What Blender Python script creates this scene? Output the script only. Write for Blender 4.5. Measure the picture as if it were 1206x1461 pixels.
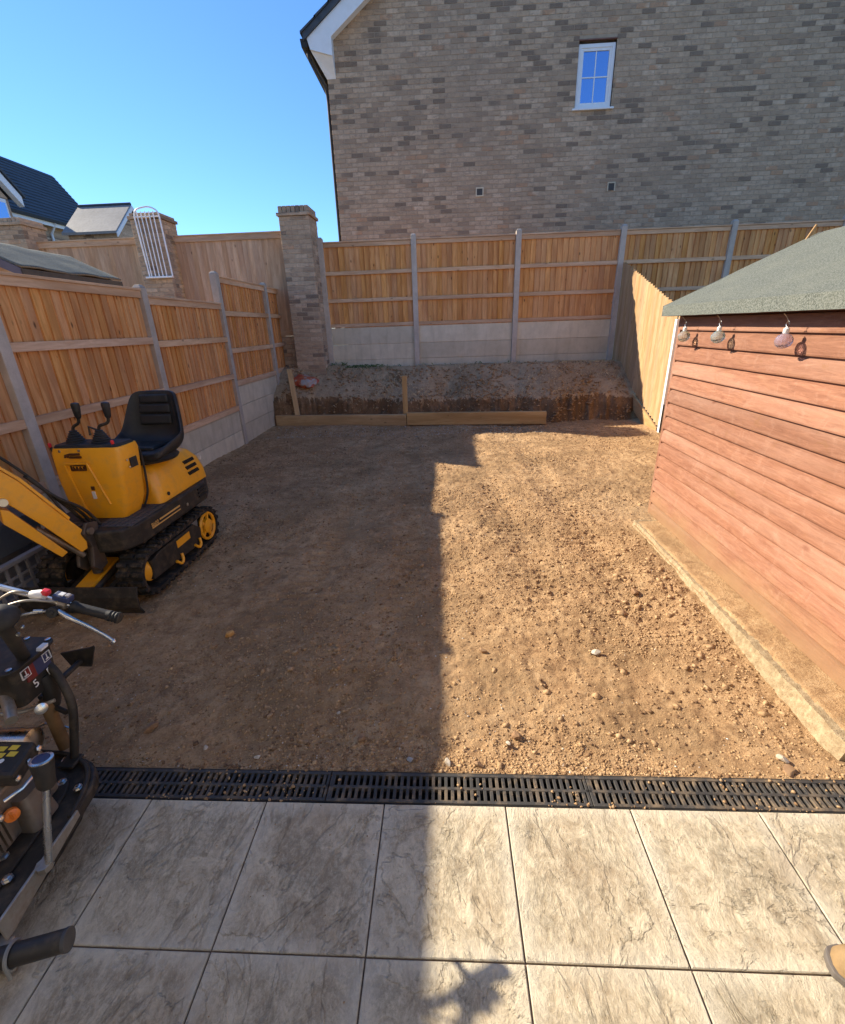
import bpy, bmesh, math, random
import numpy as np
from mathutils import Vector, Matrix

for o in list(bpy.data.objects):
    bpy.data.objects.remove(o, do_unlink=True)
scene = bpy.context.scene
COL = scene.collection
random.seed(7)
rng = np.random.default_rng(11)
R = math.radians

# ------------------------------------------------------------------ camera
CAM_P, CAM_Y, CAM_R, CAM_H = 0.38662, -0.05592, -0.03338, 1.65
cam_d = bpy.data.cameras.new('camera')
cam_d.sensor_fit = 'HORIZONTAL'; cam_d.sensor_width = 36.0
cam_d.lens = 651.41 / 1206.0 * 36.0
cam_d.clip_start = 0.05; cam_d.clip_end = 2000
cam = bpy.data.objects.new('camera', cam_d); COL.objects.link(cam)
cp, sp, cy, sy = math.cos(CAM_P), math.sin(CAM_P), math.cos(CAM_Y), math.sin(CAM_Y)
fw = Vector((sy * cp, cy * cp, -sp)); rt0 = Vector((cy, -sy, 0)); up0 = rt0.cross(fw)
rt = math.cos(CAM_R) * rt0 + math.sin(CAM_R) * up0
up = -math.sin(CAM_R) * rt0 + math.cos(CAM_R) * up0
m = Matrix((rt, up, -fw)).transposed().to_4x4()
m.translation = (0, 0, CAM_H)
cam.matrix_world = m
scene.camera = cam

# ------------------------------------------------------------------ sky, sun, exposure
SUN_AZ = math.atan2(-0.922, 0.387)          # direction towards the sun, clockwise from +Y
SUN_EL = R(31.6)
world = bpy.data.worlds.new('World'); scene.world = world; world.use_nodes = True
wn = world.node_tree.nodes; wl = world.node_tree.links
for n in list(wn): wn.remove(n)
wo = wn.new('ShaderNodeOutputWorld'); wb = wn.new('ShaderNodeBackground'); ws = wn.new('ShaderNodeTexSky')
ws.sky_type = 'NISHITA'; ws.sun_disc = False
ws.sun_elevation = SUN_EL; ws.sun_rotation = SUN_AZ
ws.altitude = 0; ws.air_density = 1.0; ws.dust_density = 0.0; ws.ozone_density = 10.0
wb.inputs['Strength'].default_value = 0.082
wl.new(ws.outputs[0], wb.inputs[0]); wl.new(wb.outputs[0], wo.inputs[0])
sun_d = bpy.data.lights.new('sun', 'SUN'); sun_d.energy = 3.35; sun_d.angle = R(0.6); sun_d.color = (1.0, 0.90, 0.72)
sun = bpy.data.objects.new('sun', sun_d); COL.objects.link(sun)
sv = Vector((math.sin(SUN_AZ) * math.cos(SUN_EL), math.cos(SUN_AZ) * math.cos(SUN_EL), math.sin(SUN_EL)))
sun.rotation_euler = sv.to_track_quat('Z', 'Y').to_euler()
sun.location = sv * 30
scene.view_settings.view_transform = 'Standard'; scene.view_settings.look = 'None'
scene.view_settings.exposure = 1.58; scene.view_settings.gamma = 1.0
scene.view_settings.use_curve_mapping = False
scene.render.engine = 'CYCLES'
scene.cycles.max_bounces = 6; scene.cycles.diffuse_bounces = 4; scene.cycles.transparent_max_bounces = 8

# ------------------------------------------------------------------ node material helpers
class NT:
    def __init__(s, name):
        s.m = bpy.data.materials.new(name); s.m.use_nodes = True
        s.t = s.m.node_tree; s.n = s.t.nodes
        for n in list(s.n): s.n.remove(n)
        s.out = s.n.new('ShaderNodeOutputMaterial'); s.b = s.n.new('ShaderNodeBsdfPrincipled')
        s.l(s.b.outputs[0], s.out.inputs[0])
    def l(s, a, b): s.t.links.new(a, b)
    def node(s, typ, **k):
        n = s.n.new('ShaderNode' + typ)
        for a, v in k.items(): setattr(n, a, v)
        return n
    def put(s, sock, v):
        if hasattr(v, 'default_value') or isinstance(v, bpy.types.NodeSocket): s.l(v, sock)
        else: sock.default_value = v
    def math(s, op, a, b=0.0, c=None, clamp=False):
        n = s.node('Math', operation=op, use_clamp=clamp); s.put(n.inputs[0], a); s.put(n.inputs[1], b)
        if c is not None: s.put(n.inputs[2], c)
        return n.outputs[0]
    def vmath(s, op, a, b):
        n = s.node('VectorMath', operation=op); s.put(n.inputs[0], a); s.put(n.inputs[1], b); return n.outputs[0]
    def mix(s, f, a, b, mode='MIX'):
        n = s.node('Mix', data_type='RGBA', blend_type=mode); s.put(n.inputs[0], f)
        s.put(n.inputs[6], a if not isinstance(a, tuple) else (*a, 1)); s.put(n.inputs[7], b if not isinstance(b, tuple) else (*b, 1))
        return n.outputs[2]
    def ramp(s, f, stops, interp='LINEAR'):
        n = s.node('ValToRGB'); s.l(f, n.inputs[0]); r = n.color_ramp; r.interpolation = interp
        while len(r.elements) < len(stops): r.elements.new(0.5)
        for e, (p, c) in zip(r.elements, stops):
            e.position = p; e.color = (*c, 1) if isinstance(c, tuple) else (c, c, c, 1)
        return n.outputs[0]
    def mapr(s, f, a, b, c=0.0, d=1.0):
        n = s.node('MapRange'); s.put(n.inputs[0], f)
        for i, v in enumerate((a, b, c, d)): n.inputs[i + 1].default_value = v
        return n.outputs[0]
    def coord(s, kind='Object', scale=(1, 1, 1), rnd=0.0):
        if kind == 'World': v = s.node('NewGeometry').outputs['Position']
        else: v = s.node('TexCoord').outputs['Object']
        if rnd:
            oi = s.node('ObjectInfo').outputs['Random']
            cx = s.node('CombineXYZ')
            s.l(s.math('MULTIPLY', oi, rnd), cx.inputs[0]); s.l(s.math('MULTIPLY', oi, rnd * 1.7), cx.inputs[1]); s.l(s.math('MULTIPLY', oi, rnd * 2.3), cx.inputs[2])
            v = s.vmath('ADD', v, cx.outputs[0])
        return s.vmath('MULTIPLY', v, scale)
    def noise(s, v, scale, detail=4, rough=0.55, dist=0.0):
        n = s.node('TexNoise'); s.l(v, n.inputs['Vector']); n.inputs['Scale'].default_value = scale
        n.inputs['Detail'].default_value = detail; n.inputs['Roughness'].default_value = rough; n.inputs['Distortion'].default_value = dist
        return n.outputs['Fac']
    def vor(s, v, scale, feature='F1'):
        n = s.node('TexVoronoi', feature=feature); s.l(v, n.inputs['Vector']); n.inputs['Scale'].default_value = scale
        return n.outputs[0]
    def bump(s, h, strength=0.5, dist=0.01, prev=None):
        n = s.node('Bump'); n.inputs['Strength'].default_value = strength; n.inputs['Distance'].default_value = dist
        s.l(h, n.inputs['Height'])
        if prev is not None: s.l(prev, n.inputs['Normal'])
        return n.outputs[0]
    def done(s, color, rough=0.8, normal=None, metal=0.0, spec=None, **k):
        s.put(s.b.inputs['Base Color'], (*color, 1) if isinstance(color, tuple) else color)
        s.put(s.b.inputs['Roughness'], rough); s.put(s.b.inputs['Metallic'], metal)
        if spec is not None: s.b.inputs['Specular IOR Level'].default_value = spec
        if normal is not None: s.l(normal, s.b.inputs['Normal'])
        for a, v in k.items(): s.put(s.b.inputs[a], v)
        return s.m

def mat_wood(name, lo, hi, dark, axis='Z', rough=0.85, knots=0.6, weather=None):
    t = NT(name)
    sc = {'X': (0.12, 1, 1), 'Y': (1, 0.12, 1), 'Z': (1, 1, 0.12)}[axis]
    v = t.coord('Object', sc, rnd=17.0)
    g = t.noise(v, 26, 5, 0.6, 0.8)
    big = t.noise(v, 5, 3, 0.5, 0.4)
    c = t.mix(t.mapr(g, 0.36, 0.64), lo, hi)
    rnd = t.node('ObjectInfo').outputs['Random']
    c = t.mix(t.math('MULTIPLY', t.mapr(big, 0.40, 0.68), 0.75), c, dark)
    # knots
    ks = {'X': (0.5, 1, 1), 'Y': (1, 0.5, 1), 'Z': (1, 1, 0.5)}[axis]
    kv = t.coord('Object', ks, rnd=31.0)
    k = t.vor(kv, 7.5)
    km = t.mapr(k, 0.05, 0.13, 1.0, 0.0)
    kd = t.math('MULTIPLY', t.math('GREATER_THAN', t.noise(kv, 2.2, 2), 0.44), knots)
    c = t.mix(t.math('MULTIPLY', km, kd), c, tuple(x * 0.28 for x in dark))
    br = t.mapr(rnd, 0, 1, 0.91, 1.07)
    hsv = t.node('HueSaturation'); t.l(c, hsv.inputs['Color']); t.l(br, hsv.inputs['Value'])
    t.l(t.mapr(t.math('FRACT', t.math('MULTIPLY', rnd, 7.31)), 0, 1, 0.4985, 0.5015), hsv.inputs['Hue'])
    t.l(t.mapr(t.math('FRACT', t.math('MULTIPLY', rnd, 3.77)), 0, 1, 0.93, 1.05), hsv.inputs['Saturation'])
    c = hsv.outputs[0]
    if weather:
        w = t.noise(t.coord('World', (1, 1, 0.6)), 3.0, 4)
        c = t.mix(t.mapr(w, 0.4, 0.75), c, weather)
    n = t.bump(g, 0.35, 0.004)
    return t.done(c, rough, n, spec=0.25)

def mat_plain(name, col, rough=0.5, metal=0.0, var=0.12, scale=8.0, bump=0.0, bscale=200.0, dirt=None, dscale=6.0, damt=0.6, spec=None, coat=0.0):
    t = NT(name)
    v = t.coord('Object')
    n = t.noise(v, scale, 5, 0.6)
    c = t.mix(t.mapr(n, 0.3, 0.7), tuple(x * (1 - var) for x in col), tuple(min(1, x * (1 + var)) for x in col))
    r = t.mapr(t.noise(v, scale * 2.3, 4), 0.3, 0.7, max(0.03, rough - 0.08), min(1, rough + 0.1))
    if dirt:
        d = t.noise(t.coord('World'), dscale, 7, 0.65)
        f = t.math('MULTIPLY', t.mapr(d, 0.48, 0.72), damt)
        c = t.mix(f, c, dirt); r = t.math('ADD', r, t.math('MULTIPLY', f, 0.4), clamp=True)
    nm = t.bump(t.noise(v, bscale, 4), bump, 0.002) if bump else None
    k = {'Coat Weight': coat} if coat else {}
    return t.done(c, r, nm, metal, spec, **k)

def mat_concrete(name, a, b, scale=6, bump=0.4):
    t = NT(name); v = t.coord('World')
    rnd = t.node('ObjectInfo').outputs['Random']
    n = t.noise(v, scale, 7, 0.65); f = t.noise(v, 160, 3)
    c = t.mix(t.mapr(n, 0.3, 0.7), a, b)
    c = t.mix(t.math('MULTIPLY', t.mapr(f, 0.55, 0.75), 0.35), c, tuple(x * 0.5 for x in a))
    st = t.noise(t.coord('World', (3, 3, 0.5)), 3.0, 5, 0.6)
    c = t.mix(t.math('MULTIPLY', t.mapr(st, 0.5, 0.8), 0.5), c, tuple(x * 0.62 for x in a))
    hsv = t.node('HueSaturation'); t.l(c, hsv.inputs['Color']); t.l(t.mapr(rnd, 0, 1, 0.88, 1.1), hsv.inputs['Value'])
    return t.done(hsv.outputs[0], 0.9, t.bump(t.math('ADD', f, n), bump, 0.004), spec=0.2)

BX0, BZ0 = -2.274, 0.932
def brick_colour(t, rnd, v):
    c = t.ramp(rnd, [(0.0, (0.19, 0.135, 0.095)), (0.10, (0.23, 0.165, 0.115)), (0.14, (0.38, 0.265, 0.175)), (0.35, (0.49, 0.345, 0.225)), (0.6, (0.54, 0.385, 0.255)), (0.85, (0.60, 0.43, 0.29)), (0.985, (0.66, 0.49, 0.34)), (1.0, (0.52, 0.30, 0.17))])
    n = t.noise(v, 14, 6, 0.7)
    c = t.mix(t.math('MULTIPLY', t.mapr(n, 0.35, 0.7), 0.55), c, (0.31, 0.22, 0.155))
    n2 = t.noise(v, 70, 4, 0.7)
    c = t.mix(t.math('MULTIPLY', t.mapr(n2, 0.5, 0.75), 0.4), c, (0.60, 0.45, 0.32))
    sm = t.noise(t.coord('World', (1, 1, 2.2)), 9, 6, 0.75, 0.6)
    c = t.mix(t.math('MULTIPLY', t.mapr(sm, 0.52, 0.62), 0.55), c, (0.22, 0.16, 0.12))
    st = t.noise(t.coord('World', (1, 1, 0.35)), 0.8, 5, 0.6)
    c = t.mix(t.math('MULTIPLY', t.mapr(st, 0.42, 0.7), 0.28), c, (0.22, 0.17, 0.13))
    return c, t.bump(t.math('ADD', n2, n), 0.7, 0.006)
def mat_brick_pos():
    t = NT('brick_wall_face')
    v = t.coord('World')
    sx = t.node('SeparateXYZ'); t.l(v, sx.inputs[0])
    row = t.math('FLOOR', t.math('DIVIDE', t.math('SUBTRACT', sx.outputs[2], BZ0 - 0.005), 0.0828))
    par = t.math('MULTIPLY', t.math('PINGPONG', row, 1.0), 0.5)
    xs = t.math('ADD', t.math('DIVIDE', t.math('SUBTRACT', sx.outputs[0], BX0 - 0.005), 0.2484), par)
    colm = t.math('FLOOR', xs)
    cx = t.node('CombineXYZ'); t.l(colm, cx.inputs[0]); t.l(row, cx.inputs[1])
    w = t.node('TexWhiteNoise', noise_dimensions='2D'); t.l(cx.outputs[0], w.inputs['Vector'])
    # dark burnt bricks come in loose clusters
    cl = t.noise(v, 0.9, 3)
    rnd = t.math('ADD', w.outputs[0], t.mapr(cl, 0.4, 0.64, 0.10, -0.05), clamp=True)
    c, n = brick_colour(t, rnd, v)
    return t.done(c, 0.9, n, spec=0.2)
def mat_brick_obj():
    t = NT('brick_face')
    c, n = brick_colour(t, t.node('ObjectInfo').outputs['Random'], t.coord('World'))
    return t.done(c, 0.9, n, spec=0.2)

M = {}
OR_LO, OR_HI, OR_DK = (0.63, 0.275, 0.088), (0.84, 0.43, 0.165), (0.42, 0.16, 0.055)
for ax in 'XYZ':
    M['fence' + ax] = mat_wood('fence_timber_' + ax, OR_LO, OR_HI, OR_DK, ax, knots=0.9)
    M['rail' + ax] = mat_wood('rail_timber_' + ax, (0.60, 0.36, 0.21), (0.76, 0.50, 0.31), (0.44, 0.235, 0.12), ax)
    M['old' + ax] = mat_wood('weathered_timber_' + ax, (0.50, 0.325, 0.20), (0.66, 0.455, 0.30), (0.37, 0.22, 0.13), ax)
    M['pale' + ax] = mat_wood('pale_timber_' + ax, (0.42, 0.255, 0.12), (0.56, 0.37, 0.19), (0.33, 0.185, 0.08), ax, knots=0.6)
    M['sleeper' + ax] = mat_wood('sleeper_timber_' + ax, (0.50, 0.31, 0.14), (0.64, 0.42, 0.21), (0.34, 0.19, 0.08), ax)
def mat_shed():
    t = NT('shed_boards_stained')
    v = t.coord('Object', (1, 0.10, 1), rnd=13.0)
    g = t.noise(v, 55, 6, 0.7, 1.0); big = t.noise(v, 4, 4, 0.6, 0.6)
    c = t.mix(t.mapr(g, 0.32, 0.7), (0.24, 0.098, 0.055), (0.42, 0.195, 0.115))
    c = t.mix(t.math('MULTIPLY', t.mapr(big, 0.47, 0.70), 0.65), c, (0.52, 0.30, 0.21))
    b2 = t.noise(t.coord('Object', (1, 0.4, 1), rnd=5.0), 9, 5, 0.65, 1.0)
    c = t.mix(t.math('MULTIPLY', t.mapr(b2, 0.55, 0.8), 0.45), c, (0.39, 0.20, 0.11))
    sv_ = t.noise(t.coord('Object', (1, 1.0, 0.8), rnd=41.0), 9, 9, 0.75, 0.8)
    c = t.mix(t.math('MULTIPLY', t.mapr(sv_, 0.53, 0.70), 0.32), c, (0.56, 0.33, 0.23))
    c = t.mix(t.math('MULTIPLY', t.mapr(sv_, 0.42, 0.34), 0.5), c, (0.30, 0.14, 0.06))
    kv = t.coord('Object', (1, 0.55, 1), rnd=29.0)
    k = t.mapr(t.vor(kv, 5.5), 0.03, 0.10, 1, 0)
    c = t.mix(t.math('MULTIPLY', k, 0.6), c, (0.20, 0.065, 0.035))
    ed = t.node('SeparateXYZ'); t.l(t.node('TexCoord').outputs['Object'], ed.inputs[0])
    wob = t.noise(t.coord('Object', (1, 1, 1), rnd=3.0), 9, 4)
    c = t.mix(t.math('MULTIPLY', t.mapr(t.math('ADD', ed.outputs[2], t.math('MULTIPLY', wob, 0.004)), 0.0085, 0.0065), 0.65), c, (0.11, 0.04, 0.025))   # lap shadow between boards, painted as a dark line on the lower edge
    sp_ = t.node('SeparateXYZ'); t.l(t.coord('World'), sp_.inputs[0])
    splash = t.math('ADD', sp_.outputs[2], t.math('MULTIPLY', t.noise(t.coord('World'), 5, 5), -0.3))
    c = t.mix(t.mapr(splash, -0.12, 0.14, 0.75, 0.0), c, (0.42, 0.26, 0.13))   # soil splashed on the lowest boards
    hsv = t.node('HueSaturation'); t.l(c, hsv.inputs['Color'])
    t.l(t.mapr(t.node('ObjectInfo').outputs['Random'], 0, 1, 0.68, 0.98), hsv.inputs['Value'])
    hsv.inputs['Saturation'].default_value = 1.0
    return t.done(hsv.outputs[0], 0.75, t.bump(t.math('ADD', g, t.math('MULTIPLY', b2, 1.5)), 0.4, 0.005), spec=0.3)
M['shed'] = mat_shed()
M['post'] = mat_concrete('concrete_post', (0.45, 0.375, 0.305), (0.58, 0.49, 0.41), 9)
M['gravelboard'] = mat_concrete('concrete_gravel_board', (0.56, 0.475, 0.34), (0.70, 0.60, 0.45), 5)
M['slab'] = mat_concrete('rough_slab', (0.24, 0.165, 0.09), (0.50, 0.39, 0.24), 34, 1.0)
M['mortar'] = mat_concrete('mortar', (0.36, 0.275, 0.195), (0.48, 0.375, 0.27), 10)
M['brickpos'] = mat_brick_pos(); M['brick'] = mat_brick_obj()
M['white'] = mat_plain('white_upvc', (0.80, 0.80, 0.80), 0.35, var=0.03, dirt=(0.55, 0.52, 0.47), damt=0.2)
M['whitewire'] = mat_plain('white_coated_wire', (0.85, 0.85, 0.86), 0.35, var=0.03)
M['blackplastic'] = mat_plain('black_plastic', (0.030, 0.027, 0.024), 0.55, var=0.2, dirt=(0.13, 0.10, 0.07), damt=0.4, dscale=9, spec=0.28)
M['blackpaint'] = mat_plain('black_paint', (0.033, 0.028, 0.023), 0.48, var=0.25, bump=0.08, dirt=(0.17, 0.12, 0.075), damt=0.5, dscale=18, spec=0.28)
M['rubber'] = mat_plain('track_rubber', (0.026, 0.024, 0.022), 0.8, var=0.25, bump=0.25, dirt=(0.20, 0.135, 0.08), damt=0.75, dscale=20, spec=0.2)
M['yellow'] = mat_plain('yellow_paint', (0.95, 0.40, 0.012), 0.36, var=0.06, dirt=(0.50, 0.25, 0.07), damt=0.45, dscale=16, coat=0.25)
M['vinyl'] = mat_plain('seat_vinyl', (0.020, 0.020, 0.021), 0.45, var=0.2, bump=0.12, bscale=350, dirt=(.10, .08, .06), damt=.25, dscale=9, spec=0.35)
M['steel'] = mat_plain('bright_steel', (0.62, 0.61, 0.58), 0.28, 1.0, var=0.1)
M['cast'] = mat_plain('cast_metal', (0.30, 0.25, 0.20), 0.45, 0.7, var=0.25, bump=0.2, dirt=(0.22, 0.15, 0.09), damt=0.5, dscale=18)
M['galv'] = mat_plain('galvanised_bar', (0.42, 0.38, 0.32), 0.45, 0.8, var=0.2, dirt=(0.25, 0.16, 0.09), damt=0.6, dscale=15)
M['red'] = mat_plain('red_plastic', (0.62, 0.02, 0.03), 0.35)
M['stickerred'] = mat_plain('sticker_red', (0.20, 0.018, 0.016), 0.55, dirt=(.06, .04, .03), damt=.6, dscale=40)
M['orange'] = mat_plain('orange_plastic', (0.85, 0.22, 0.03), 0.35)
M['stickerwhite'] = mat_plain('sticker_white', (0.75, 0.73, 0.70), 0.5)
M['stickeryellow'] = mat_plain('sticker_yellow', (0.70, 0.50, 0.05), 0.5)
M['stickerblue'] = mat_plain('sticker_blue', (0.03, 0.04, 0.10), 0.5)
M['stickerbrown'] = mat_plain('sticker_dark', (0.10, 0.035, 0.01), 0.5)
M['decalorange'] = mat_plain('decal_orange', (0.75, 0.42, 0.12), 0.5)
M['crate'] = mat_plain('crate_plastic', (0.34, 0.31, 0.30), 0.55, var=0.12, dirt=(0.2, 0.14, 0.1), damt=0.4)
M['tub'] = mat_plain('grey_tub', (0.10, 0.105, 0.11), 0.55, var=0.15)
M['boot'] = mat_plain('tan_nubuck', (0.25, 0.16, 0.075), 0.85, var=0.2, scale=20, bump=0.2)
M['sole'] = mat_plain('boot_sole', (0.13, 0.11, 0.095), 0.7)
M['lead'] = mat_plain('dark_vent', (0.06, 0.055, 0.05), 0.7)
M['slate'] = None

def mat_felt():
    t = NT('green_mineral_felt'); v = t.coord('World')
    g = t.noise(v, 150, 4, 0.8); b = t.noise(v, 3.5, 5, 0.6)
    c = t.mix(t.mapr(g, 0.38, 0.62), (0.055, 0.062, 0.052), (0.215, 0.225, 0.195))
    c = t.mix(t.math('MULTIPLY', t.mapr(b, 0.45, 0.75), 0.3), c, (0.20, 0.20, 0.155))
    return t.done(c, 0.9, t.bump(g, 0.5, 0.004), spec=0.15)
M['felt'] = mat_felt()
def mat_slate(name, a, b):
    t = NT(name); v = t.coord('World')
    n = t.noise(v, 1.3, 5); n2 = t.noise(v, 9, 4)
    c = t.mix(t.mapr(t.math('ADD', t.math('MULTIPLY', n, .5), t.math('MULTIPLY', n2, .5)), 0.35, 0.65), a, b)
    return t.done(c, 0.6, t.bump(n2, 0.3, 0.02), spec=0.3)
M['slate'] = mat_slate('dark_slate', (0.045, 0.052, 0.062), (0.075, 0.085, 0.10))
M['rooftile'] = mat_slate('grey_roof_tile', (0.24, 0.22, 0.20), (0.34, 0.31, 0.28))
def mat_glass(name, tint, refl):
    t = NT(name)
    g = t.node('BsdfGlossy'); g.inputs['Roughness'].default_value = 0.03; g.inputs['Color'].default_value = (*tint, 1)
    mx = t.node('MixShader'); mx.inputs[0].default_value = refl
    t.done((0.02, 0.025, 0.03), 0.1)
    t.l(t.b.outputs[0], mx.inputs[1]); t.l(g.outputs[0], mx.inputs[2]); t.l(mx.outputs[0], t.out.inputs[0])
    return t.m
M['glass'] = mat_glass('window_glass', (0.42, 0.62, 1.0), 0.6)
def mat_bulb(name, tint):
    t = NT(name)
    return t.done(tint, 0.04, None, 0.0, **{'Transmission Weight': 0.85, 'IOR': 1.35, 'Coat Weight': 0.5})
M['bulbblue'] = mat_bulb('bulb_glass_blue', (0.66, 0.84, 0.86)); M['bulbmauve'] = mat_bulb('bulb_glass_mauve', (0.76, 0.70, 0.84)); M['bulbclear'] = mat_bulb('bulb_glass_clear', (0.80, 0.88, 0.80))

def mat_tile():
    t = NT('riven_porcelain')
    v = t.coord('Object', (1.0, 0.60, 1.0), rnd=9.0)
    a = t.noise(v, 3.0, 9, 0.62, 1.6)
    # riven steps: stair-stepped noise gives the ledge lines of split stone
    def steps(x, k):
        y = t.math('MULTIPLY', x, k); fl = t.math('FLOOR', y); fr = t.math('SUBTRACT', y, fl)
        return t.math('ADD', fl, t.mapr(fr, 0.0, 0.13, 0, 1))
    s1 = steps(a, 6.0)
    b = t.noise(v, 14, 10, 0.72, 1.2)
    f = t.noise(t.coord('Object', (1, 0.7, 1), rnd=4.0), 60, 7, 0.8)
    h = t.math('ADD', t.math('MULTIPLY', s1, 0.75), t.math('ADD', t.math('MULTIPLY', b, 2.0), t.math('MULTIPLY', f, 0.9)))
    c = t.mix(t.mapr(b, 0.40, 0.60), (0.44, 0.345, 0.225), (0.68, 0.565, 0.39))
    blot = t.noise(t.coord('Object', (1, 0.8, 1), rnd=21.0), 6.5, 10, 0.8, 0.5)
    c = t.mix(t.math('MULTIPLY', t.mapr(blot, 0.49, 0.56), 0.6), c, (0.30, 0.245, 0.165))
    c = t.mix(t.math('MULTIPLY', t.mapr(f, 0.48, 0.64), 0.6), c, (0.78, 0.67, 0.485))
    c = t.mix(t.math('MULTIPLY', t.mapr(f, 0.44, 0.32), 0.55), c, (0.22, 0.165, 0.105))
    cr = t.noise(t.coord('World'), 240, 3, 0.7)
    c = t.mix(t.math('MULTIPLY', t.mapr(cr, 0.63, 0.72), 0.5), c, (0.12, 0.10, 0.075))
    # pale cement haze along the edges of each tile
    ob = t.node('SeparateXYZ'); t.l(t.node('TexCoord').outputs['Object'], ob.inputs[0])
    e = t.math('MAXIMUM', t.math('ABSOLUTE', ob.outputs[0]), t.math('ABSOLUTE', ob.outputs[1]))
    ef = t.math('MULTIPLY', t.mapr(t.math('ADD', e, t.math('MULTIPLY', t.math('SUBTRACT', blot, 0.5), 0.12)), 0.165, 0.222), 0.55)
    c = t.mix(ef, c, (0.76, 0.675, 0.52))
    dirt = t.noise(t.coord('World'), 3.3, 6, 0.6)
    c = t.mix(t.math('MULTIPLY', t.mapr(dirt, 0.50, 0.70), 0.42), c, (0.30, 0.19, 0.10))
    return t.done(c, 0.62, t.bump(h, 1.0, 0.007), spec=0.3)
M['tile'] = mat_tile()
M['grout'] = mat_concrete('dark_grout', (0.12, 0.08, 0.055), (0.22, 0.15, 0.10), 12)

def mat_dirt(name, lo, mid, hi, grassy=False):
    t = NT(name); v = t.coord('World')
    a = t.noise(v, 1.5, 6, 0.6); b = t.noise(v, 9, 8, 0.68, 0.3); f = t.noise(v, 75, 6, 0.75); g = t.noise(v, 260, 3, 0.7)
    s = t.math('ADD', t.math('MULTIPLY', b, 0.55), t.math('MULTIPLY', f, 0.45))
    c = t.ramp(s, [(0.36, lo), (0.50, mid), (0.64, hi)])
    c = t.mix(t.math('MULTIPLY', t.mapr(a, 0.46, 0.60), 0.7), c, tuple(x * 0.60 for x in mid))
    q5 = t.noise(v, 4.5, 7, 0.7, 0.6)
    c = t.mix(t.math('MULTIPLY', t.mapr(q5, 0.54, 0.63), 0.55), c, tuple(x * 0.75 for x in lo))
    pp = t.noise(v, 0.8, 5, 0.6, 0.5)
    c = t.mix(t.math('MULTIPLY', t.mapr(pp, 0.52, 0.66), 0.35), c, tuple(min(1, x * 1.15) for x in hi))
    c = t.mix(t.math('MULTIPLY', t.mapr(g, 0.62, 0.75), 0.6), c, tuple(min(1, x * 1.35) for x in hi))
    if grassy:
        w = t.noise(t.coord('World', (1, 1, 1)), 22, 7, 0.75, 1.4)
        c = t.mix(t.math('MULTIPLY', t.mapr(w, 0.42, 0.66), 0.75), c, (0.62, 0.45, 0.27))
        d = t.noise(v, 4, 6, 0.7)
        c = t.mix(t.math('MULTIPLY', t.mapr(d, 0.57, 0.70), 0.45), c, (0.24, 0.15, 0.08))
        h = t.math('ADD', t.math('MULTIPLY', w, 1.2), f)
        return t.done(c, 0.95, t.bump(h, 0.9, 0.02), spec=0.1)
    crk = t.math('ADD', t.math('MULTIPLY', f, 1.0), t.math('MULTIPLY', g, 0.35))
    h = t.math('ADD', t.math('MULTIPLY', b, 2.2), crk)
    return t.done(c, 0.95, t.bump(h, 0.85, 0.012), spec=0.1)
DLO, DMI, DHI = (0.25, 0.14, 0.07), (0.46, 0.285, 0.145), (0.61, 0.415, 0.23)
M['dirt'] = mat_dirt('dug_soil', DLO, DMI, DHI)
M['bank'] = mat_dirt('bank_soil', (0.32, 0.195, 0.10), (0.50, 0.335, 0.19), (0.62, 0.445, 0.27), True)
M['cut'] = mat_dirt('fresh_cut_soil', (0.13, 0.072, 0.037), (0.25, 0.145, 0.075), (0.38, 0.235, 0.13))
def mat_clod():
    t = NT('soil_clod'); v = t.coord('World')
    b = t.noise(v, 38, 3, 0.6); f = t.noise(v, 160, 4, 0.7)
    c = t.ramp(b, [(0.34, (0.20, 0.11, 0.055)), (0.5, (0.41, 0.255, 0.13)), (0.66, (0.54, 0.36, 0.20))])
    c = t.mix(t.math('MULTIPLY', t.mapr(f, 0.5, 0.75), 0.4), c, (0.46, 0.33, 0.20))
    return t.done(c, 0.95, t.bump(f, 0.6, 0.004), spec=0.1)
M['clod'] = mat_clod()
def mat_stone(name, a, b):
    t = NT(name); v = t.coord('Object', (1, 1, 1), rnd=5)
    n = t.noise(v, 30, 6, 0.65)
    c = t.mix(t.mapr(n, 0.35, 0.65), a, b)
    d = t.noise(v, 14, 4)
    c = t.mix(t.math('MULTIPLY', t.mapr(d, 0.5, 0.7), 0.5), c, (0.33, 0.21, 0.11))
    return t.done(c, 0.8, t.bump(n, 0.4, 0.003), spec=0.25)
M['stonepale'] = mat_stone('pale_flint', (0.40, 0.335, 0.26), (0.58, 0.50, 0.40))
M['chalk'] = mat_stone('white_chip', (0.62, 0.57, 0.50), (0.78, 0.74, 0.68))
M['stonegrey'] = mat_stone('grey_flint', (0.25, 0.235, 0.22), (0.42, 0.40, 0.37))
M['stonebrown'] = mat_stone('brown_stone', (0.22, 0.12, 0.06), (0.36, 0.22, 0.12))
M['stoneorange'] = mat_stone('orange_flint', (0.55, 0.26, 0.07), (0.68, 0.38, 0.13))
M['drygrass'] = mat_plain('dry_grass', (0.62, 0.47, 0.28), 0.9, var=0.3, scale=3)
M['greengrass'] = mat_plain('green_grass', (0.10, 0.15, 0.045), 0.8, var=0.3, scale=3)
M['grate'] = mat_plain('drain_grate_plastic', (0.050, 0.046, 0.042), 0.6, var=0.25, dirt=(0.30, 0.21, 0.125), damt=0.75, dscale=13, spec=0.3)
M['channel'] = mat_plain('drain_channel', (0.015, 0.013, 0.012), 0.9)
M['fargound'] = mat_plain('far_ground', (0.16, 0.15, 0.09), 0.95, var=0.3, scale=0.4)
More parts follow.
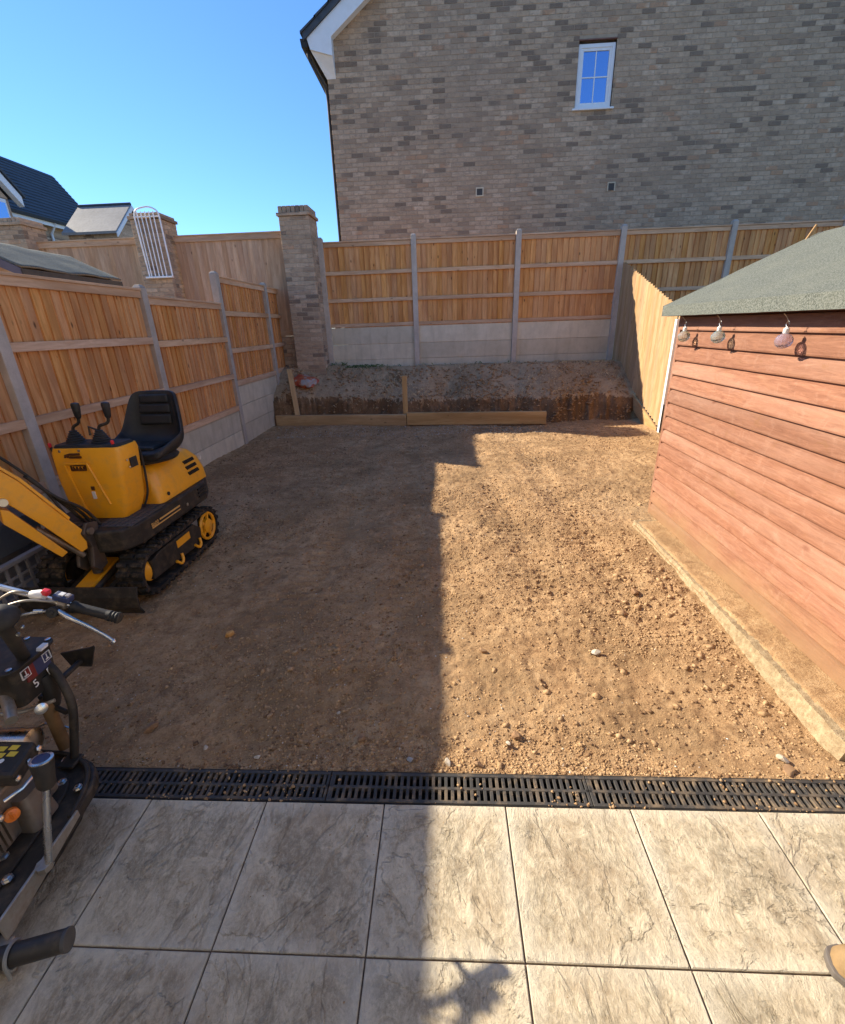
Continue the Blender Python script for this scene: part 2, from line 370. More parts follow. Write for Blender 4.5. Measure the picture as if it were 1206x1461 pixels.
def mat_sack():
    t = NT('printed_sack'); v = t.coord('Object')
    n = t.noise(v, 7, 3); 
    c = t.ramp(n, [(0.35, (0.42, 0.05, 0.03)), (0.52, (0.50, 0.14, 0.05)), (0.56, (0.42, 0.38, 0.34)), (0.7, (0.45, 0.30, 0.22))], 'EASE')
    return t.done(c, 0.4, t.bump(t.noise(v, 25, 4), 0.6, 0.01))
M['sack'] = mat_sack()

# ------------------------------------------------------------------ mesh helpers
class MB:
    def __init__(s): s.v = []; s.f = []
    def add(s, vs, fs):
        k = len(s.v); s.v += [tuple(p) for p in vs]; s.f += [tuple(i + k for i in f) for f in fs]; return s
    def box(s, x0, x1, y0, y1, z0, z1, mat=None):
        vs = [Vector((x, y, z)) for z in (z0, z1) for y in (y0, y1) for x in (x0, x1)]
        if mat is not None: vs = [mat @ p for p in vs]
        return s.add(vs, [(0, 2, 3, 1), (4, 5, 7, 6), (0, 1, 5, 4), (2, 6, 7, 3), (0, 4, 6, 2), (1, 3, 7, 5)])
    def prism(s, poly, h0, h1, axis='Z', mat=None):
        n = len(poly)
        def P(a, b, h): return {'Z': Vector((a, b, h)), 'Y': Vector((a, h, b)), 'X': Vector((h, a, b))}[axis]
        vs = [P(a, b, h0) for a, b in poly] + [P(a, b, h1) for a, b in poly]
        if mat is not None: vs = [mat @ p for p in vs]
        fs = [tuple(range(n))[::-1], tuple(range(n, 2 * n))] + [(i, (i + 1) % n, (i + 1) % n + n, i + n) for i in range(n)]
        return s.add(vs, fs)
    def tube(s, pts, r, n=10, cap=True, smooth=0):
        pts = [Vector(p) for p in pts]
        if smooth:
            q = [pts[0]]
            for i in range(1, len(pts) - 1):
                a, b, c = pts[i - 1], pts[i], pts[i + 1]
                d = min((a - b).length, (c - b).length) * 0.45
                p0 = b + (a - b).normalized() * d; p1 = b + (c - b).normalized() * d
                for k in range(smooth + 1):
                    u = k / smooth; q.append(p0 * (1 - u) ** 2 + b * 2 * u * (1 - u) + p1 * u * u)
            q.append(pts[-1]); pts = q
        rr = r if isinstance(r, (list, tuple)) else [r] * len(pts)
        if len(rr) != len(pts): rr = [rr[0] + (rr[-1] - rr[0]) * i / (len(pts) - 1) for i in range(len(pts))]
        vs = []; prev = None
        for i, p in enumerate(pts):
            t = (pts[min(i + 1, len(pts) - 1)] - pts[max(i - 1, 0)]).normalized()
            if prev is None:
                a = Vector((0, 0, 1)) if abs(t.z) < 0.9 else Vector((1, 0, 0)); u = t.cross(a).normalized()
            else: u = (prev - t * prev.dot(t)).normalized()
            prev = u; w = t.cross(u)
            vs += [p + (u * math.cos(2 * math.pi * k / n) + w * math.sin(2 * math.pi * k / n)) * rr[i] for k in range(n)]
        fs = []
        for i in range(len(pts) - 1):
            fs += [(i * n + k, i * n + (k + 1) % n, (i + 1) * n + (k + 1) % n, (i + 1) * n + k) for k in range(n)]
        if cap: fs += [tuple(range(n))[::-1], tuple(range((len(pts) - 1) * n, len(pts) * n))]
        return s.add(vs, fs)
    def lathe(s, prof, o, ax=(0, 0, 1), n=16, rib=0, ribamp=0.0):
        ax = Vector(ax).normalized(); a = Vector((0, 0, 1)) if abs(ax.z) < 0.9 else Vector((1, 0, 0))
        u = ax.cross(a).normalized(); w = ax.cross(u); o = Vector(o); vs = []
        for r, h in prof:
            for k in range(n):
                th = 2 * math.pi * k / n; q = r * (1 + (ribamp * math.cos(th * rib) if rib else 0))
                vs.append(o + ax * h + (u * math.cos(th) + w * math.sin(th)) * q)
        fs = []
        for i in range(len(prof) - 1):
            fs += [(i * n + k, i * n + (k + 1) % n, (i + 1) * n + (k + 1) % n, (i + 1) * n + k) for k in range(n)]
        fs += [tuple(range(n))[::-1], tuple(range((len(prof) - 1) * n, len(prof) * n))]
        return s.add(vs, fs)
    def loft(s, secs, closed=True):
        n = len(secs[0]); vs = [p for q in secs for p in q]; fs = []
        for i in range(len(secs) - 1):
            for k in range(n if closed else n - 1):
                fs.append((i * n + k, i * n + (k + 1) % n, (i + 1) * n + (k + 1) % n, (i + 1) * n + k))
        if closed: fs += [tuple(range(n))[::-1], tuple(range((len(secs) - 1) * n, len(secs) * n))]
        return s.add(vs, fs)
    def mesh(s, name):
        me = bpy.data.meshes.new(name); me.from_pydata(s.v, [], s.f)
        bm = bmesh.new(); bm.from_mesh(me); bmesh.ops.recalc_face_normals(bm, faces=bm.faces); bm.to_mesh(me); bm.free()
        return me
    def build(s, name, mat, parent=None, bevel=0.0, smooth=None, seg=2):
        me = s.mesh(name); me.materials.append(mat)
        if smooth is not None:
            me.shade_smooth(); me.set_sharp_from_angle(angle=R(smooth))
        return link(name, me, parent, bevel=bevel, seg=seg)
def link(name, me, parent=None, loc=None, rot=None, bevel=0.0, seg=2, scale=None):
    o = bpy.data.objects.new(name, me); COL.objects.link(o)
    if parent is not None: o.parent = parent
    if loc is not None: o.location = loc
    if rot is not None: o.rotation_euler = rot
    if scale is not None: o.scale = scale
    if bevel:
        md = o.modifiers.new('bevel', 'BEVEL'); md.width = bevel; md.segments = seg; md.limit_method = 'ANGLE'; md.angle_limit = R(35)
    return o
def empty(name, loc=(0, 0, 0)):
    # things are built in world coordinates; the Empty marks the thing's base without shifting its parts
    o = bpy.data.objects.new(name, None); COL.objects.link(o); o.empty_display_size = 0.1
    return o
def tag(o, label, cat=None, group=None, kind=None):
    if label: o['label'] = label
    if cat: o['category'] = cat
    if group: o['group'] = group
    if kind: o['kind'] = kind
    return o
def struct(o, label=None, kind='structure'):
    o['kind'] = kind
    if label: o['label'] = label
    return o
def text_mesh(s, size, name='marking'):
    c = bpy.data.curves.new(name, 'FONT'); c.body = s; c.size = size; c.extrude = 0.0006; c.align_x = 'CENTER'; c.align_y = 'CENTER'
    o = bpy.data.objects.new(name, c); COL.objects.link(o)
    dg = bpy.context.evaluated_depsgraph_get(); me = bpy.data.meshes.new_from_object(o.evaluated_get(dg))
    bpy.data.objects.remove(o); return me
def smoothnoise(x, y, scale, seed, octaves=4, gain=0.5):
    r = np.random.default_rng(seed); out = np.zeros_like(x); amp = 1.0; tot = 0
    for k in range(octaves):
        g = r.random((257, 257)); sx = x * scale * 2 ** k + 31.7 * k; sy_ = y * scale * 2 ** k + 17.3 * k
        ix = np.floor(sx).astype(int); iy = np.floor(sy_).astype(int); fx = sx - ix; fy = sy_ - iy
        fx = fx * fx * (3 - 2 * fx); fy = fy * fy * (3 - 2 * fy)
        a = g[ix % 256, iy % 256]; b = g[(ix + 1) % 256, iy % 256]; c = g[ix % 256, (iy + 1) % 256]; d = g[(ix + 1) % 256, (iy + 1) % 256]
        out += amp * ((a * (1 - fx) + b * fx) * (1 - fy) + (c * (1 - fx) + d * fx) * fy - 0.5); tot += amp; amp *= gain
    return out / tot
def grid_mesh(name, xs, ys, Z):
    nx, ny = len(xs), len(ys)
    X, Y = np.meshgrid(xs, ys, indexing='ij')
    co = np.stack([X, Y, Z], -1).reshape(-1, 3)
    i = np.arange((nx - 1) * (ny - 1)); a = (i // (ny - 1)) * ny + i % (ny - 1)
    f = np.stack([a, a + ny, a + ny + 1, a + 1], -1)
    return np_mesh(name, co, f)
def np_mesh(name, co, f):
    me = bpy.data.meshes.new(name); me.vertices.add(len(co)); me.vertices.foreach_set('co', co.astype(np.float32).ravel())
    k = f.shape[1]; me.loops.add(f.size); me.loops.foreach_set('vertex_index', f.astype(np.int32).ravel())
    me.polygons.add(len(f)); me.polygons.foreach_set('loop_start', np.arange(0, f.size, k, dtype=np.int32))
    me.update(calc_edges=True); me.validate(); return me

# ================================================================== THE SETTING
XL = -3.22            # garden side of the left fence
YB = 9.90             # back fence
g = MB().box(-150, 150, -60, 250, -0.9, -0.6).build('ground', M['fargound']); struct(g, 'open ground around the gardens')

# ---- dug soil
def bank_edge(x):     # distance at which the cut face of the bank starts
    return 8.62 + 0.05 * np.sin(x * 2.3) + 0.04 * np.sin(x * 5.1 + 1) - 0.10 * np.clip(x, 0, 3.4)
def soil_z(x, y):
    z = -0.022 + 0.05 * smoothnoise(x, y, 0.55, 3, 3) + 0.035 * smoothnoise(x, y, 2.3, 4, 4) + 0.022 * smoothnoise(x, y, 11, 5, 4, 0.65)
    rough = np.clip(smoothnoise(x, y, 1.1, 6, 2) * 3 + 0.35, 0, 1)
    z = z + 0.022 * rough * smoothnoise(x, y, 26, 7, 3, 0.7) + 0.008 * smoothnoise(x, y, 47, 8, 1)
    # heaped rubble beside the slab and a loose patch in the shade
    z = z + 0.05 * np.exp(-((x - 1.42) / 0.22) ** 2 - ((y - 2.75) / 0.55) ** 2) + 0.03 * np.exp(-((x + 0.75) / 0.35) ** 2 - ((y - 2.0) / 0.3) ** 2)
    # scraped ridges left by the bucket, and crawler track grooves
    sc_ = smoothnoise(x * 2.4 + y * .4, y * .5, 3.0, 10, 3, .6); z = z + 0.022 * np.abs(sc_) * np.clip(smoothnoise(x, y, .7, 12, 2) * 4 + .5, 0, 1)
    for x0 in (-1.1, -0.42, 0.55, 1.2):
        d = np.abs(x - x0 - 0.12 * np.sin(y * 0.7 + x0))
        z = z - 0.013 * np.exp(-(d / 0.13) ** 4) * np.clip((y - 1.9) / 1.2, 0, 1) * (1 + 0.75 * np.sin(y * 78 + 6 * smoothnoise(x, y, 1.5, 9, 2)))
    f_ = np.clip((y - 1.29) / 0.16, 0, 1); z = z * f_ - 0.014 * (1 - f_)
    return z
ys = [1.296]; d = 0.008
while ys[-1] < 8.95: ys.append(ys[-1] + d); d = min(0.03, d * 1.0042)
ys = np.array(ys); xs = np.arange(-3.6, 3.75, 0.0112)
X, Y = np.meshgrid(xs, ys, indexing='ij')
me = grid_mesh('soil', xs, ys, soil_z(X, Y)); me.materials.append(M['dirt']); me.shade_smooth()
struct(link('soil', me), 'bare dug brown soil filling the garden')
me = MB().box(-6, 6, -3, 1.29, -0.5, -0.12).build('patio_base', M['grout']); struct(me, 'ground under the patio')

# ---- bank in front of the back fence
bys = np.concatenate([np.arange(8.0, 8.9, 0.014), np.arange(8.9, 10.05, 0.025)]); bxs = np.arange(-3.3, 3.5, 0.02)
X, Y = np.meshgrid(bxs, bys, indexing='ij')
e = bank_edge(X) + 0.10 * smoothnoise(X, Y * 0, 3.0, 21, 4, 0.6)
top = 0.27 + 0.13 * np.clip((-X - 1.0) / 2, 0, 1) + (np.clip(Y - e, 0, 3)) * 0.62
top = np.minimum(top, 0.90 + 0.05 * (X < -2)) + 0.05 * smoothnoise(X, Y, 2.5, 22, 5, 0.6) + 0.03 * smoothnoise(X, Y, 13, 23, 3)
face = (Y - e) / 0.20 + 1.3 * smoothnoise(X * 1.2, Y * 2.2, 5, 24, 5, 0.65)
# towards the right the cut is gouged out and slumps
slump = np.clip((X - 1.7) / 0.5, 0, 1)
face = face * (1 - slump) + slump * ((Y - e + 0.05) / 0.28 + 0.9 * smoothnoise(X * 2.0, Y, 5, 25, 4))
s_ = np.clip(face, 0, 1); s_ = s_ * s_ * (3 - 2 * s_)
Z = -0.10 + (top + 0.10) * s_
dip = np.exp(-((X - 0.05) / 0.20) ** 2 - ((Y - 9.18) / 0.22) ** 2); Z = Z - 0.16 * dip * (1 + smoothnoise(X, Y, 9, 27, 3))
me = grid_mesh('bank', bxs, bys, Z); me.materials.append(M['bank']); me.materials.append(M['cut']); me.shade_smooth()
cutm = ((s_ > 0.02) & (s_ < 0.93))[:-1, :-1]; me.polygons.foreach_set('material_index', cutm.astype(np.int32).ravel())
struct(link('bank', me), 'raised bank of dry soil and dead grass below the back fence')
from functools import lru_cache
def bank_h(x, y):
    i = int(np.clip(np.searchsorted(bxs, x), 0, len(bxs) - 1)); j = int(np.clip(np.searchsorted(bys, y), 0, len(bys) - 1)); return float(Z[i, j])

# ---- patio tiles
patio = struct(empty('patio'), 'patio of square riven stone-effect tiles')
P_ = 0.4495; J = 0.005; TX0 = -0.244; TY1 = 1.162
bm = bmesh.new(); bmesh.ops.create_cube(bm, size=1)
for v in bm.verts: v.co = Vector((v.co.x * (P_ - J), v.co.y * (P_ - J), v.co.z * 0.02))
bmesh.ops.bevel(bm, geom=[e_ for e_ in bm.edges if (e_.verts[0].co.z > 0 and e_.verts[1].co.z > 0)], offset=0.0025, segments=1, affect='EDGES')
tile_me = bpy.data.meshes.new('tile'); bm.to_mesh(tile_me); bm.free(); tile_me.materials.append(M['tile'])
MB().box(-3.5, 3.0, -0.66, TY1 - 0.004, -0.10, -0.0075).build('grout', M['grout'], patio)
for r in range(4):
    for k in range(-7, 7):
        o = link('tile', tile_me, patio, (TX0 + (k + 0.5) * P_, TY1 - (r + 0.5) * P_, -0.010 + random.uniform(-0.0008, 0.0008)), (random.uniform(-.001, .001), random.uniform(-.001, .001), random.choice((0, math.pi))))

# ================================================================== FENCES
def wedge_board(w, h, name, matname, axis):
    # feather-edge board, length along Z; face towards -Y
    t0, t1 = 0.024, 0.007
    mb = MB().add([(-w/2, -t0, 0), (w/2, -t1, 0), (w/2, 0, 0), (-w/2, 0, 0), (-w/2, -t0, h), (w/2, -t1, h), (w/2, 0, h), (-w/2, 0, h)],
                  [(0, 3, 2, 1), (4, 5, 6, 7), (0, 1, 5, 4), (1, 2, 6, 5), (2, 3, 7, 6), (3, 0, 4, 7)])
    me = mb.mesh(name); me.materials.append(M[matname]); return me
def concrete_post_mesh(h):
    w = 0.05
    prof = [(-w, -w), (w, -w), (w, w), (-w, w)]
    mb = MB(); mb.box(-w, w, -w, w, 0, h - 0.03)
    k = len(mb.v)
    mb.add([(-w, -w, h - .03), (w, -w, h - .03), (w, w, h - .03), (-w, w, h - .03), (-w * .55, -w * .55, h), (w * .55, -w * .55, h), (w * .55, w * .55, h), (-w * .55, w * .55, h)],
           [(4, 5, 6, 7), (0, 1, 5, 4), (1, 2, 6, 5), (2, 3, 7, 6), (3, 0, 4, 7)])
    me = mb.mesh('post'); me.materials.append(M['post']); return me
_post = {}
def put_post(parent, x, y, z0, z1, rz=0):
    key = round(z1 - z0, 2)
    if key not in _post: _post[key] = concrete_post_mesh(z1 - z0)
    return link('post', _post[key], parent, (x, y, z0), (random.uniform(-.004, .004), random.uniform(-.004, .004), rz), bevel=0.006)
_bd = {}
def bay(parent, p0, p1, zb, zt, rails, gb, wood='fence', rail='rail', cap=True, facing=1, bw=0.1):
    """closeboarded bay from p0 to p1 (plan), boards zb..zt on the far side of the rails, gravel boards gb=[(z0,z1),...]"""
    a = Vector((p0[0], p0[1], 0)); b = Vector((p1[0], p1[1], 0)); L = (b - a).length; u = (b - a) / L
    ang = math.atan2(u.y, u.x)
    nrm = Vector((u.y, -u.x, 0))          # local -Y: towards the viewer
    n = max(1, round(L / bw)); step = L / n; h = zt - zb
    key = (round(step, 3), round(h, 2), wood)
    if key not in _bd: _bd[key] = wedge_board(step + 0.018, h, 'board', wood + 'Z', 'Z')
    for i in range(n):
        c = a + u * (i + 0.5) * step
        link('board', _bd[key], parent, (c.x, c.y, zb + random.uniform(-.004, .004)), (random.uniform(-.002, .002), random.uniform(-.006, .006), ang + random.uniform(-.012, .012)))
    for (z, hh, th) in rails:
        c = (a + b) / 2 + nrm * (0.018 + th / 2)
        mb = MB().box(-L/2 + .002, L/2 - .002, -th/2, th/2, -hh/2, hh/2)
        o = mb.build('rail', M[rail + 'X'], parent, bevel=0.004); o.location = (c.x, c.y, z); o.rotation_euler = (0, random.uniform(-.003, .003), ang)
    if cap:
        c = (a + b) / 2 + nrm * 0.02
        o = MB().box(-L/2 + .002, L/2 - .002, -0.045, 0.035, 0, 0.022).build('capping', M[rail + 'X'], parent, bevel=0.003); o.location = (c.x, c.y, zt + 0.002); o.rotation_euler = (0, 0, ang)
    for (z0, z1) in gb:
        c = (a + b) / 2 + nrm * 0.005
        o = MB().box(-L/2, L/2, -0.025, 0.025, 0.002, z1 - z0 - 0.002).build('gravel_board', M['gravelboard'], parent, bevel=0.006); o.location = (c.x, c.y + 0, z0); o.rotation_euler = (0, 0, ang)

# left fence: runs along Y, seen from +X  (p0 far -> p1 near would flip; choose so that local -Y points to +X)
lf = tag(empty('timber_fence'), 'orange closeboard fence with concrete posts running along the left behind the yellow digger', 'fence')
LY = [-0.36, 1.53, 3.415, 5.31, 7.18, 9.06, 9.80]
LT = [2.10, 2.105, 2.11, 2.05, 2.41, 2.40]
LB = [0.50, 0.50, 0.50, 0.50, 0.86, 0.88]
for i in range(6):
    y0, y1 = LY[i] + 0.045, LY[i + 1] - 0.045
    zt, zb = LT[i], LB[i]
    sp_ = zt - zb
    rails = [(zt - 0.045, 0.085, 0.03), (zb + sp_ * 0.68, 0.07, 0.045), (zb + sp_ * 0.34, 0.07, 0.045), (zb + 0.045, 0.08, 0.03)]
    gbs = [(zb - 0.30, zb), (zb - 0.60, zb - 0.30)] + ([(zb - 0.9, zb - 0.6)] if zb > 0.7 else [])
    bay(lf, (XL - 0.06, y0), (XL - 0.06, y1), zb, zt - 0.02, rails, gbs)
for i, y in enumerate(LY):
    zt = max(LT[max(0, i - 1)], LT[min(5, i)]) + 0.055
    put_post(lf, XL - 0.05, y, -0.3, zt)

# back fence: runs along X at YB, seen from -Y
bf = tag(empty('timber_fence'), 'orange closeboard fence on grey concrete boards along the back of the garden', 'fence')
BXP = [-2.34, -0.55, 1.408, 3.327, 5.297, 7.246]
for i in range(5):
    x0, x1 = BXP[i] + 0.048, BXP[i + 1] - 0.048
    zb, zt = 1.665, 3.16
    rails = [(zt - 0.035, 0.07, 0.03), (2.645, 0.065, 0.045), (2.16, 0.065, 0.045), (zb + 0.04, 0.06, 0.03)]
    bay(bf, (x0, YB + 0.03), (x1, YB + 0.03), zb, zt, rails, [(1.34, 1.665), (1.04, 1.34), (0.74, 1.04), (0.44, 0.74)])
for x in BXP: put_post(bf, x, YB, 0.2, 3.265)

# neighbour's boundary fence between brick pillars, further left
nf = tag(empty('timber_fence'), 'weathered pinkish brown fence panels between brick pillars beyond the left fence', 'fence')
for (x0, x1) in ((-5.05, -2.98), (-7.78, -5.70), (-10.4, -8.32)):
    bay(nf, (x0, 9.72), (x1, 9.72), 1.55, 3.34, [(3.30, 0.10, 0.03), (1.60, 0.10, 0.03)], [], wood='old', rail='old', cap=True)

# right fence: raked, stepping down the bank, boards face the garden
rf = tag(empty('timber_fence'), 'pale closeboard fence stepping down the bank behind the red shed', 'fence')
XR = 3.40
hb = 1.74; me_r = wedge_board(0.112, hb, 'board', 'paleZ', 'Z')
n = 26
for i in range(n):
    y = 9.78 - i * 0.094; f = (9.60 - y) / 2.16
    zb = 0.83 - 0.76 * min(1.0, max(-.1, f)) + random.uniform(-.004, .004)
    link('board', me_r, rf, (XR, y, zb), (random.uniform(-.003, .003), 0, -math.pi / 2 + random.uniform(-.012, .012)))
hb2 = 1.62; me_r2 = wedge_board(0.112, hb2, 'board', 'paleZ', 'Z')
for i in range(30):
    y = 7.26 - i * 0.094
    link('board', me_r2, rf, (XR + 0.01, y, 0.05 + random.uniform(-.004, .004)), (0, 0, -math.pi / 2 + random.uniform(-.012, .012)))
MB().prism([(9.83, 0.62), (9.83, 0.85), (7.40, 0.03), (7.40, -0.20)], XR - 0.04, XR - 0.012, 'X').build('kick_board', M['paleY'], rf, bevel=0.003)
MB().box(XR + 0.005, XR + 0.03, 4.4, 7.3, -0.1, 0.05).build('kick_board', M['paleY'], rf)
MB().box(XR - 0.05, XR - 0.012, 7.27, 7.335, -0.12, 1.63).build('white_edge_post', M['white'], rf, bevel=0.004)
MB().tube([(XR - 0.045, 7.255, 0.0), (XR - 0.045, 7.255, 0.42)], 0.012, 8).build('pipe_stub', M['blackplastic'], rf, smooth=40)

# ================================================================== BRICKWORK
def brick_mesh(w, d=0.1025, h=0.065):
    bmx = bmesh.new(); bmesh.ops.create_cube(bmx, size=1)
    for v in bmx.verts: v.co = Vector((v.co.x * w, v.co.y * d, v.co.z * h))
    bmesh.ops.bevel(bmx, geom=[e_ for e_ in bmx.edges if all(v.co.y < 0 for v in e_.verts)], offset=0.005, segments=1, affect='EDGES')
    me = bpy.data.meshes.new('brick'); bmx.to_mesh(me); bmx.free(); return me
br_full = brick_mesh(0.215); br_full.materials.append(M['brick'])
br_half = brick_mesh(0.1025); br_half.materials.append(M['brick'])
def pillar(x0, z0, z1, label, rows_from=None, w=0.55, yf=9.42):
    p = tag(empty('brick_pillar'), label, 'pillar', 'brick pillars along the boundary')
    MB().box(x0 + .004, x0 + w - .004, yf + .005, yf + w - .005, z0 - 0.3, z1 - 0.16).build('mortar_core', M['mortar'], p)
    r = 0; z = z0
    while z < z1 - 0.17:
        seq = [0.215, 0.215, 0.1025] if r % 2 == 0 else [0.1025, 0.215, 0.215]
        x = x0
        for s in seq:
            link('brick', br_full if s > .2 else br_half, p, (x + s / 2, yf + 0.05125 + random.uniform(-.003, .002), z + 0.0375), (0, random.uniform(-.006, .006), 0)); x += s + 0.0087
        # right-hand return
        y = yf + 0.1125
        for s in ([0.215, 0.215] if r % 2 == 0 else [0.1025, 0.215, 0.1025]):
            link('brick', br_full if s > .2 else br_half, p, (x0 + w - 0.05125 + random.uniform(-.002, .003), y + s / 2, z + 0.0375), (0, 0, math.pi / 2)); y += s + 0.01
        z += 0.075; r += 1
    # cap: a projecting course, two courses of brick-on-edge
    MB().box(x0 - .03, x0 + w + .03, yf - .03, yf + w + .03, z - 0.0, z + 0.05).build('cap_course', M['brickpos'], p, bevel=0.006)
    zz = z + 0.052
    k = 7
    for i in range(k):
        bw = (w + 0.0) / k
        o = MB().box(-bw / 2 + .004, bw / 2 - .004, -0.0, w, 0, z1 - zz).build('cap_brick', M['brick'], p, bevel=0.008)
        o.location = (x0 + (i + .5) * bw, yf + random.uniform(-.004, .004), zz)
    return p
pillar(-2.93, 0.62, 3.70, 'tall brick pillar standing where the left and back fences meet')
pillar(-5.66, 1.2, 3.70, 'brick pillar with the white wire rack hung on it')
pillar(-8.28, 1.2, 3.72, 'brick pillar at the far left edge behind the felt roof of the shed')
lw = tag(empty('brick_wall'), 'low dark brick wall under the weathered fence panels beside the tall pillar', 'wall')
MB().box(-10.5, -2.9, 9.705, 9.9, -0.3, 1.545).build('mortar_core', M['mortar'], lw)
for r in range(17):
    z = 0.25 + r * 0.075
    for k in range(4):
        x = -3.75 + k * 0.225 + (0.1125 if r % 2 else 0)
        link('brick', br_full, lw, (x + .1075, 9.695 + 0.05125 + random.uniform(-.002, .002), z + .0375))

# ---- neighbour's house: gable wall
hs = tag(empty('brick_house'), 'large grey brown brick gable wall of the house behind the back fence', 'house')
HY = 11.70; HX0, HX1 = BX0, 8.94
def roof_z(x):       # underside of the verge
    apex = (HX0 + HX1) / 2
    return 6.72 + (min(x, 2 * apex - x) - HX0) * 0.70
apx = (HX0 + HX1) / 2
MB().prism([(HX0 + .004, -0.6), (HX1, -0.6), (HX1, roof_z(HX1)), (apx, roof_z(apx) + .2), (HX0 + .004, roof_z(HX0) + .2)], HY + 0.16, HY + 8.0, 'Y').build('wall', M['mortar'], hs)
WX0, WX1, WZ0, WZ1 = 2.677, 3.395, 5.569, 6.662
# mortar bed of the outer leaf, left open at the window
for poly in ([(HX0 + .004, -0.6), (WX0, -0.6), (WX0, roof_z(WX0) + .25), (HX0 + .004, roof_z(HX0) + .25)], [(WX1, -0.6), (HX1, -0.6), (HX1, roof_z(HX1)), (apx, roof_z(apx)), (WX1, roof_z(WX1))],
             [(WX0, -0.6), (WX1, -0.6), (WX1, WZ0), (WX0, WZ0)], [(WX0, WZ1), (WX1, WZ1), (WX1, roof_z(WX1)), (WX0, roof_z(WX0))]):
    MB().prism(poly, HY + 0.006, HY + 0.158, 'Y').build('mortar_bed', M['mortar'], hs)
full = []; stuff = MB()
for r in range(0, 92):
    z = BZ0 + r * 0.0828
    if z > 9.2: break
    x = HX0 - (0.1242 if r % 2 else 0)
    while x < HX1:
        a, b = x, x + 0.2374
        c0, c1 = max(a, HX0), min(b, HX1)
        segs = [(c0, c1)]
        if z + 0.0718 > WZ0 and z < WZ1 and c1 > WX0 and c0 < WX1:
            segs = [s for s in ((c0, WX0), (WX1, c1)) if s[1] - s[0] > 0.02]
        for (s0, s1) in segs:
            if s1 - s0 < 0.02 or z + .07 > roof_z((s0 + s1) / 2) + 0.22: continue
            if s1 - s0 > 0.2373: full.append((s0, z))
            else: stuff.box(s0, s1, HY, HY + 0.1, z, z + 0.0718)
        x += 0.2484
brh = brick_mesh(0.2374, h=0.0718); brh.materials.append(M['brickpos'])
full.sort(key=lambda q: (q[0] - 0.5) ** 2 + (q[1] - 3.6) ** 2 * 1.5 if q[1] > 3.15 and q[0] < 6.6 else 99 + q[0])
for (s0, z) in full[:300]:
    link('brick', brh, hs, (s0 + .1187, HY + .05125 + random.uniform(-.003, .002), z + .0359), (0, random.uniform(-.004, .004), 0))
for (s0, z) in full[300:]:
    j = random.uniform(-.003, .002); t_ = random.uniform(-.0008, .0008)
    stuff.add([(s0, HY + j + .004, z), (s0 + .2374, HY + j + .004, z + t_), (s0 + .2374, HY + j + .004, z + .0718 + t_), (s0, HY + j + .004, z + .0718),
               (s0 + .005, HY + j, z + .005), (s0 + .2324, HY + j, z + .005 + t_), (s0 + .2324, HY + j, z + .0668 + t_), (s0 + .005, HY + j, z + .0668),
               (s0, HY + .02, z), (s0 + .2374, HY + .02, z), (s0 + .2374, HY + .02, z + .0718), (s0, HY + .02, z + .0718)],
              [(4, 5, 6, 7), (0, 1, 5, 4), (1, 2, 6, 5), (2, 3, 7, 6), (3, 0, 4, 7), (0, 8, 9, 1), (1, 9, 10, 2), (2, 10, 11, 3), (3, 11, 8, 0)])
o = stuff.build('brickwork', M['brickpos'], hs); o['kind'] = 'stuff'
# window
win = MB().box(WX0 + .012, WX1 - .012, HY + .075, HY + .155, WZ0 + .02, WZ1 - .05).build('window', M['lead'], hs)
fr = MB()
a0, a1, b0, b1 = WX0 + .008, WX1 - .008, WZ0 + .03, WZ1 - .055
for (q0, q1, y0) in ((0, .06, .03), (.055, .105, .045)):
    fr.box(a0 + q0, a0 + q1, HY + y0, HY + .12, b0 + q0, b1 - q0); fr.box(a1 - q1, a1 - q0, HY + y0, HY + .12, b0 + q0, b1 - q0)
    fr.box(a0 + q1, a1 - q1, HY + y0 + .001, HY + .12, b0 + q0, b0 + q1); fr.box(a0 + q1, a1 - q1, HY + y0 + .001, HY + .12, b1 - q1, b1 - q0)
fr.build('frame', M['white'], win, bevel=0.004)
MB().box(WX0 - .05, WX1 + .05, HY - .045, HY + .1, WZ0 - .005, WZ0 + .028).build('sill', M['white'], win, bevel=0.006)
mx_, mz_ = (a0 + a1) / 2, (b0 + b1) / 2
for (xa, xb) in ((a0 + .105, mx_ - .006), (mx_ + .006, a1 - .105)):
    for (za, zb) in ((b0 + .105, mz_ - .006), (mz_ + .006, b1 - .105)):
        MB().box(xa, xb, HY + .066, HY + .072, za, zb).build('pane', M['glass'], win)
MB().box(mx_ - .010, mx_ + .010, HY + .058, HY + .066, b0 + .1, b1 - .1).build('glazing_bar', M['white'], win)
MB().box(a0 + .1, a1 - .1, HY + .0565, HY + .065, mz_ - .010, mz_ + .010).build('glazing_bar', M['white'], win)
MB().box(WX0 - .01, WX1 + .01, HY - .006, HY + .05, WZ1 - .012, WZ1 + .006).build('lintel_edge', mat_plain('lintel_steel', (0.20, 0.10, 0.07), 0.7), win)
for (x0, z0) in ((0.718, 4.19), (3.483, 4.172)):
    v_ = MB().box(x0 + .02, x0 + .145, HY - .012, HY + .03, z0 + .02, z0 + .145).build('air_vent', M['lead'], hs)
    q = MB(); w_ = .165
    q.box(x0, x0 + .022, HY - .02, HY + .02, z0, z0 + w_).box(x0 + w_ - .022, x0 + w_, HY - .02, HY + .02, z0, z0 + w_)
    q.box(x0 + .022, x0 + w_ - .022, HY - .0195, HY + .02, z0 + w_ - .022, z0 + w_)
    if x0 < 2: q.box(x0 + .022, x0 + w_ - .022, HY - .0195, HY + .02, z0, z0 + .022)
    q.build('vent_frame', M['gravelboard'], v_)
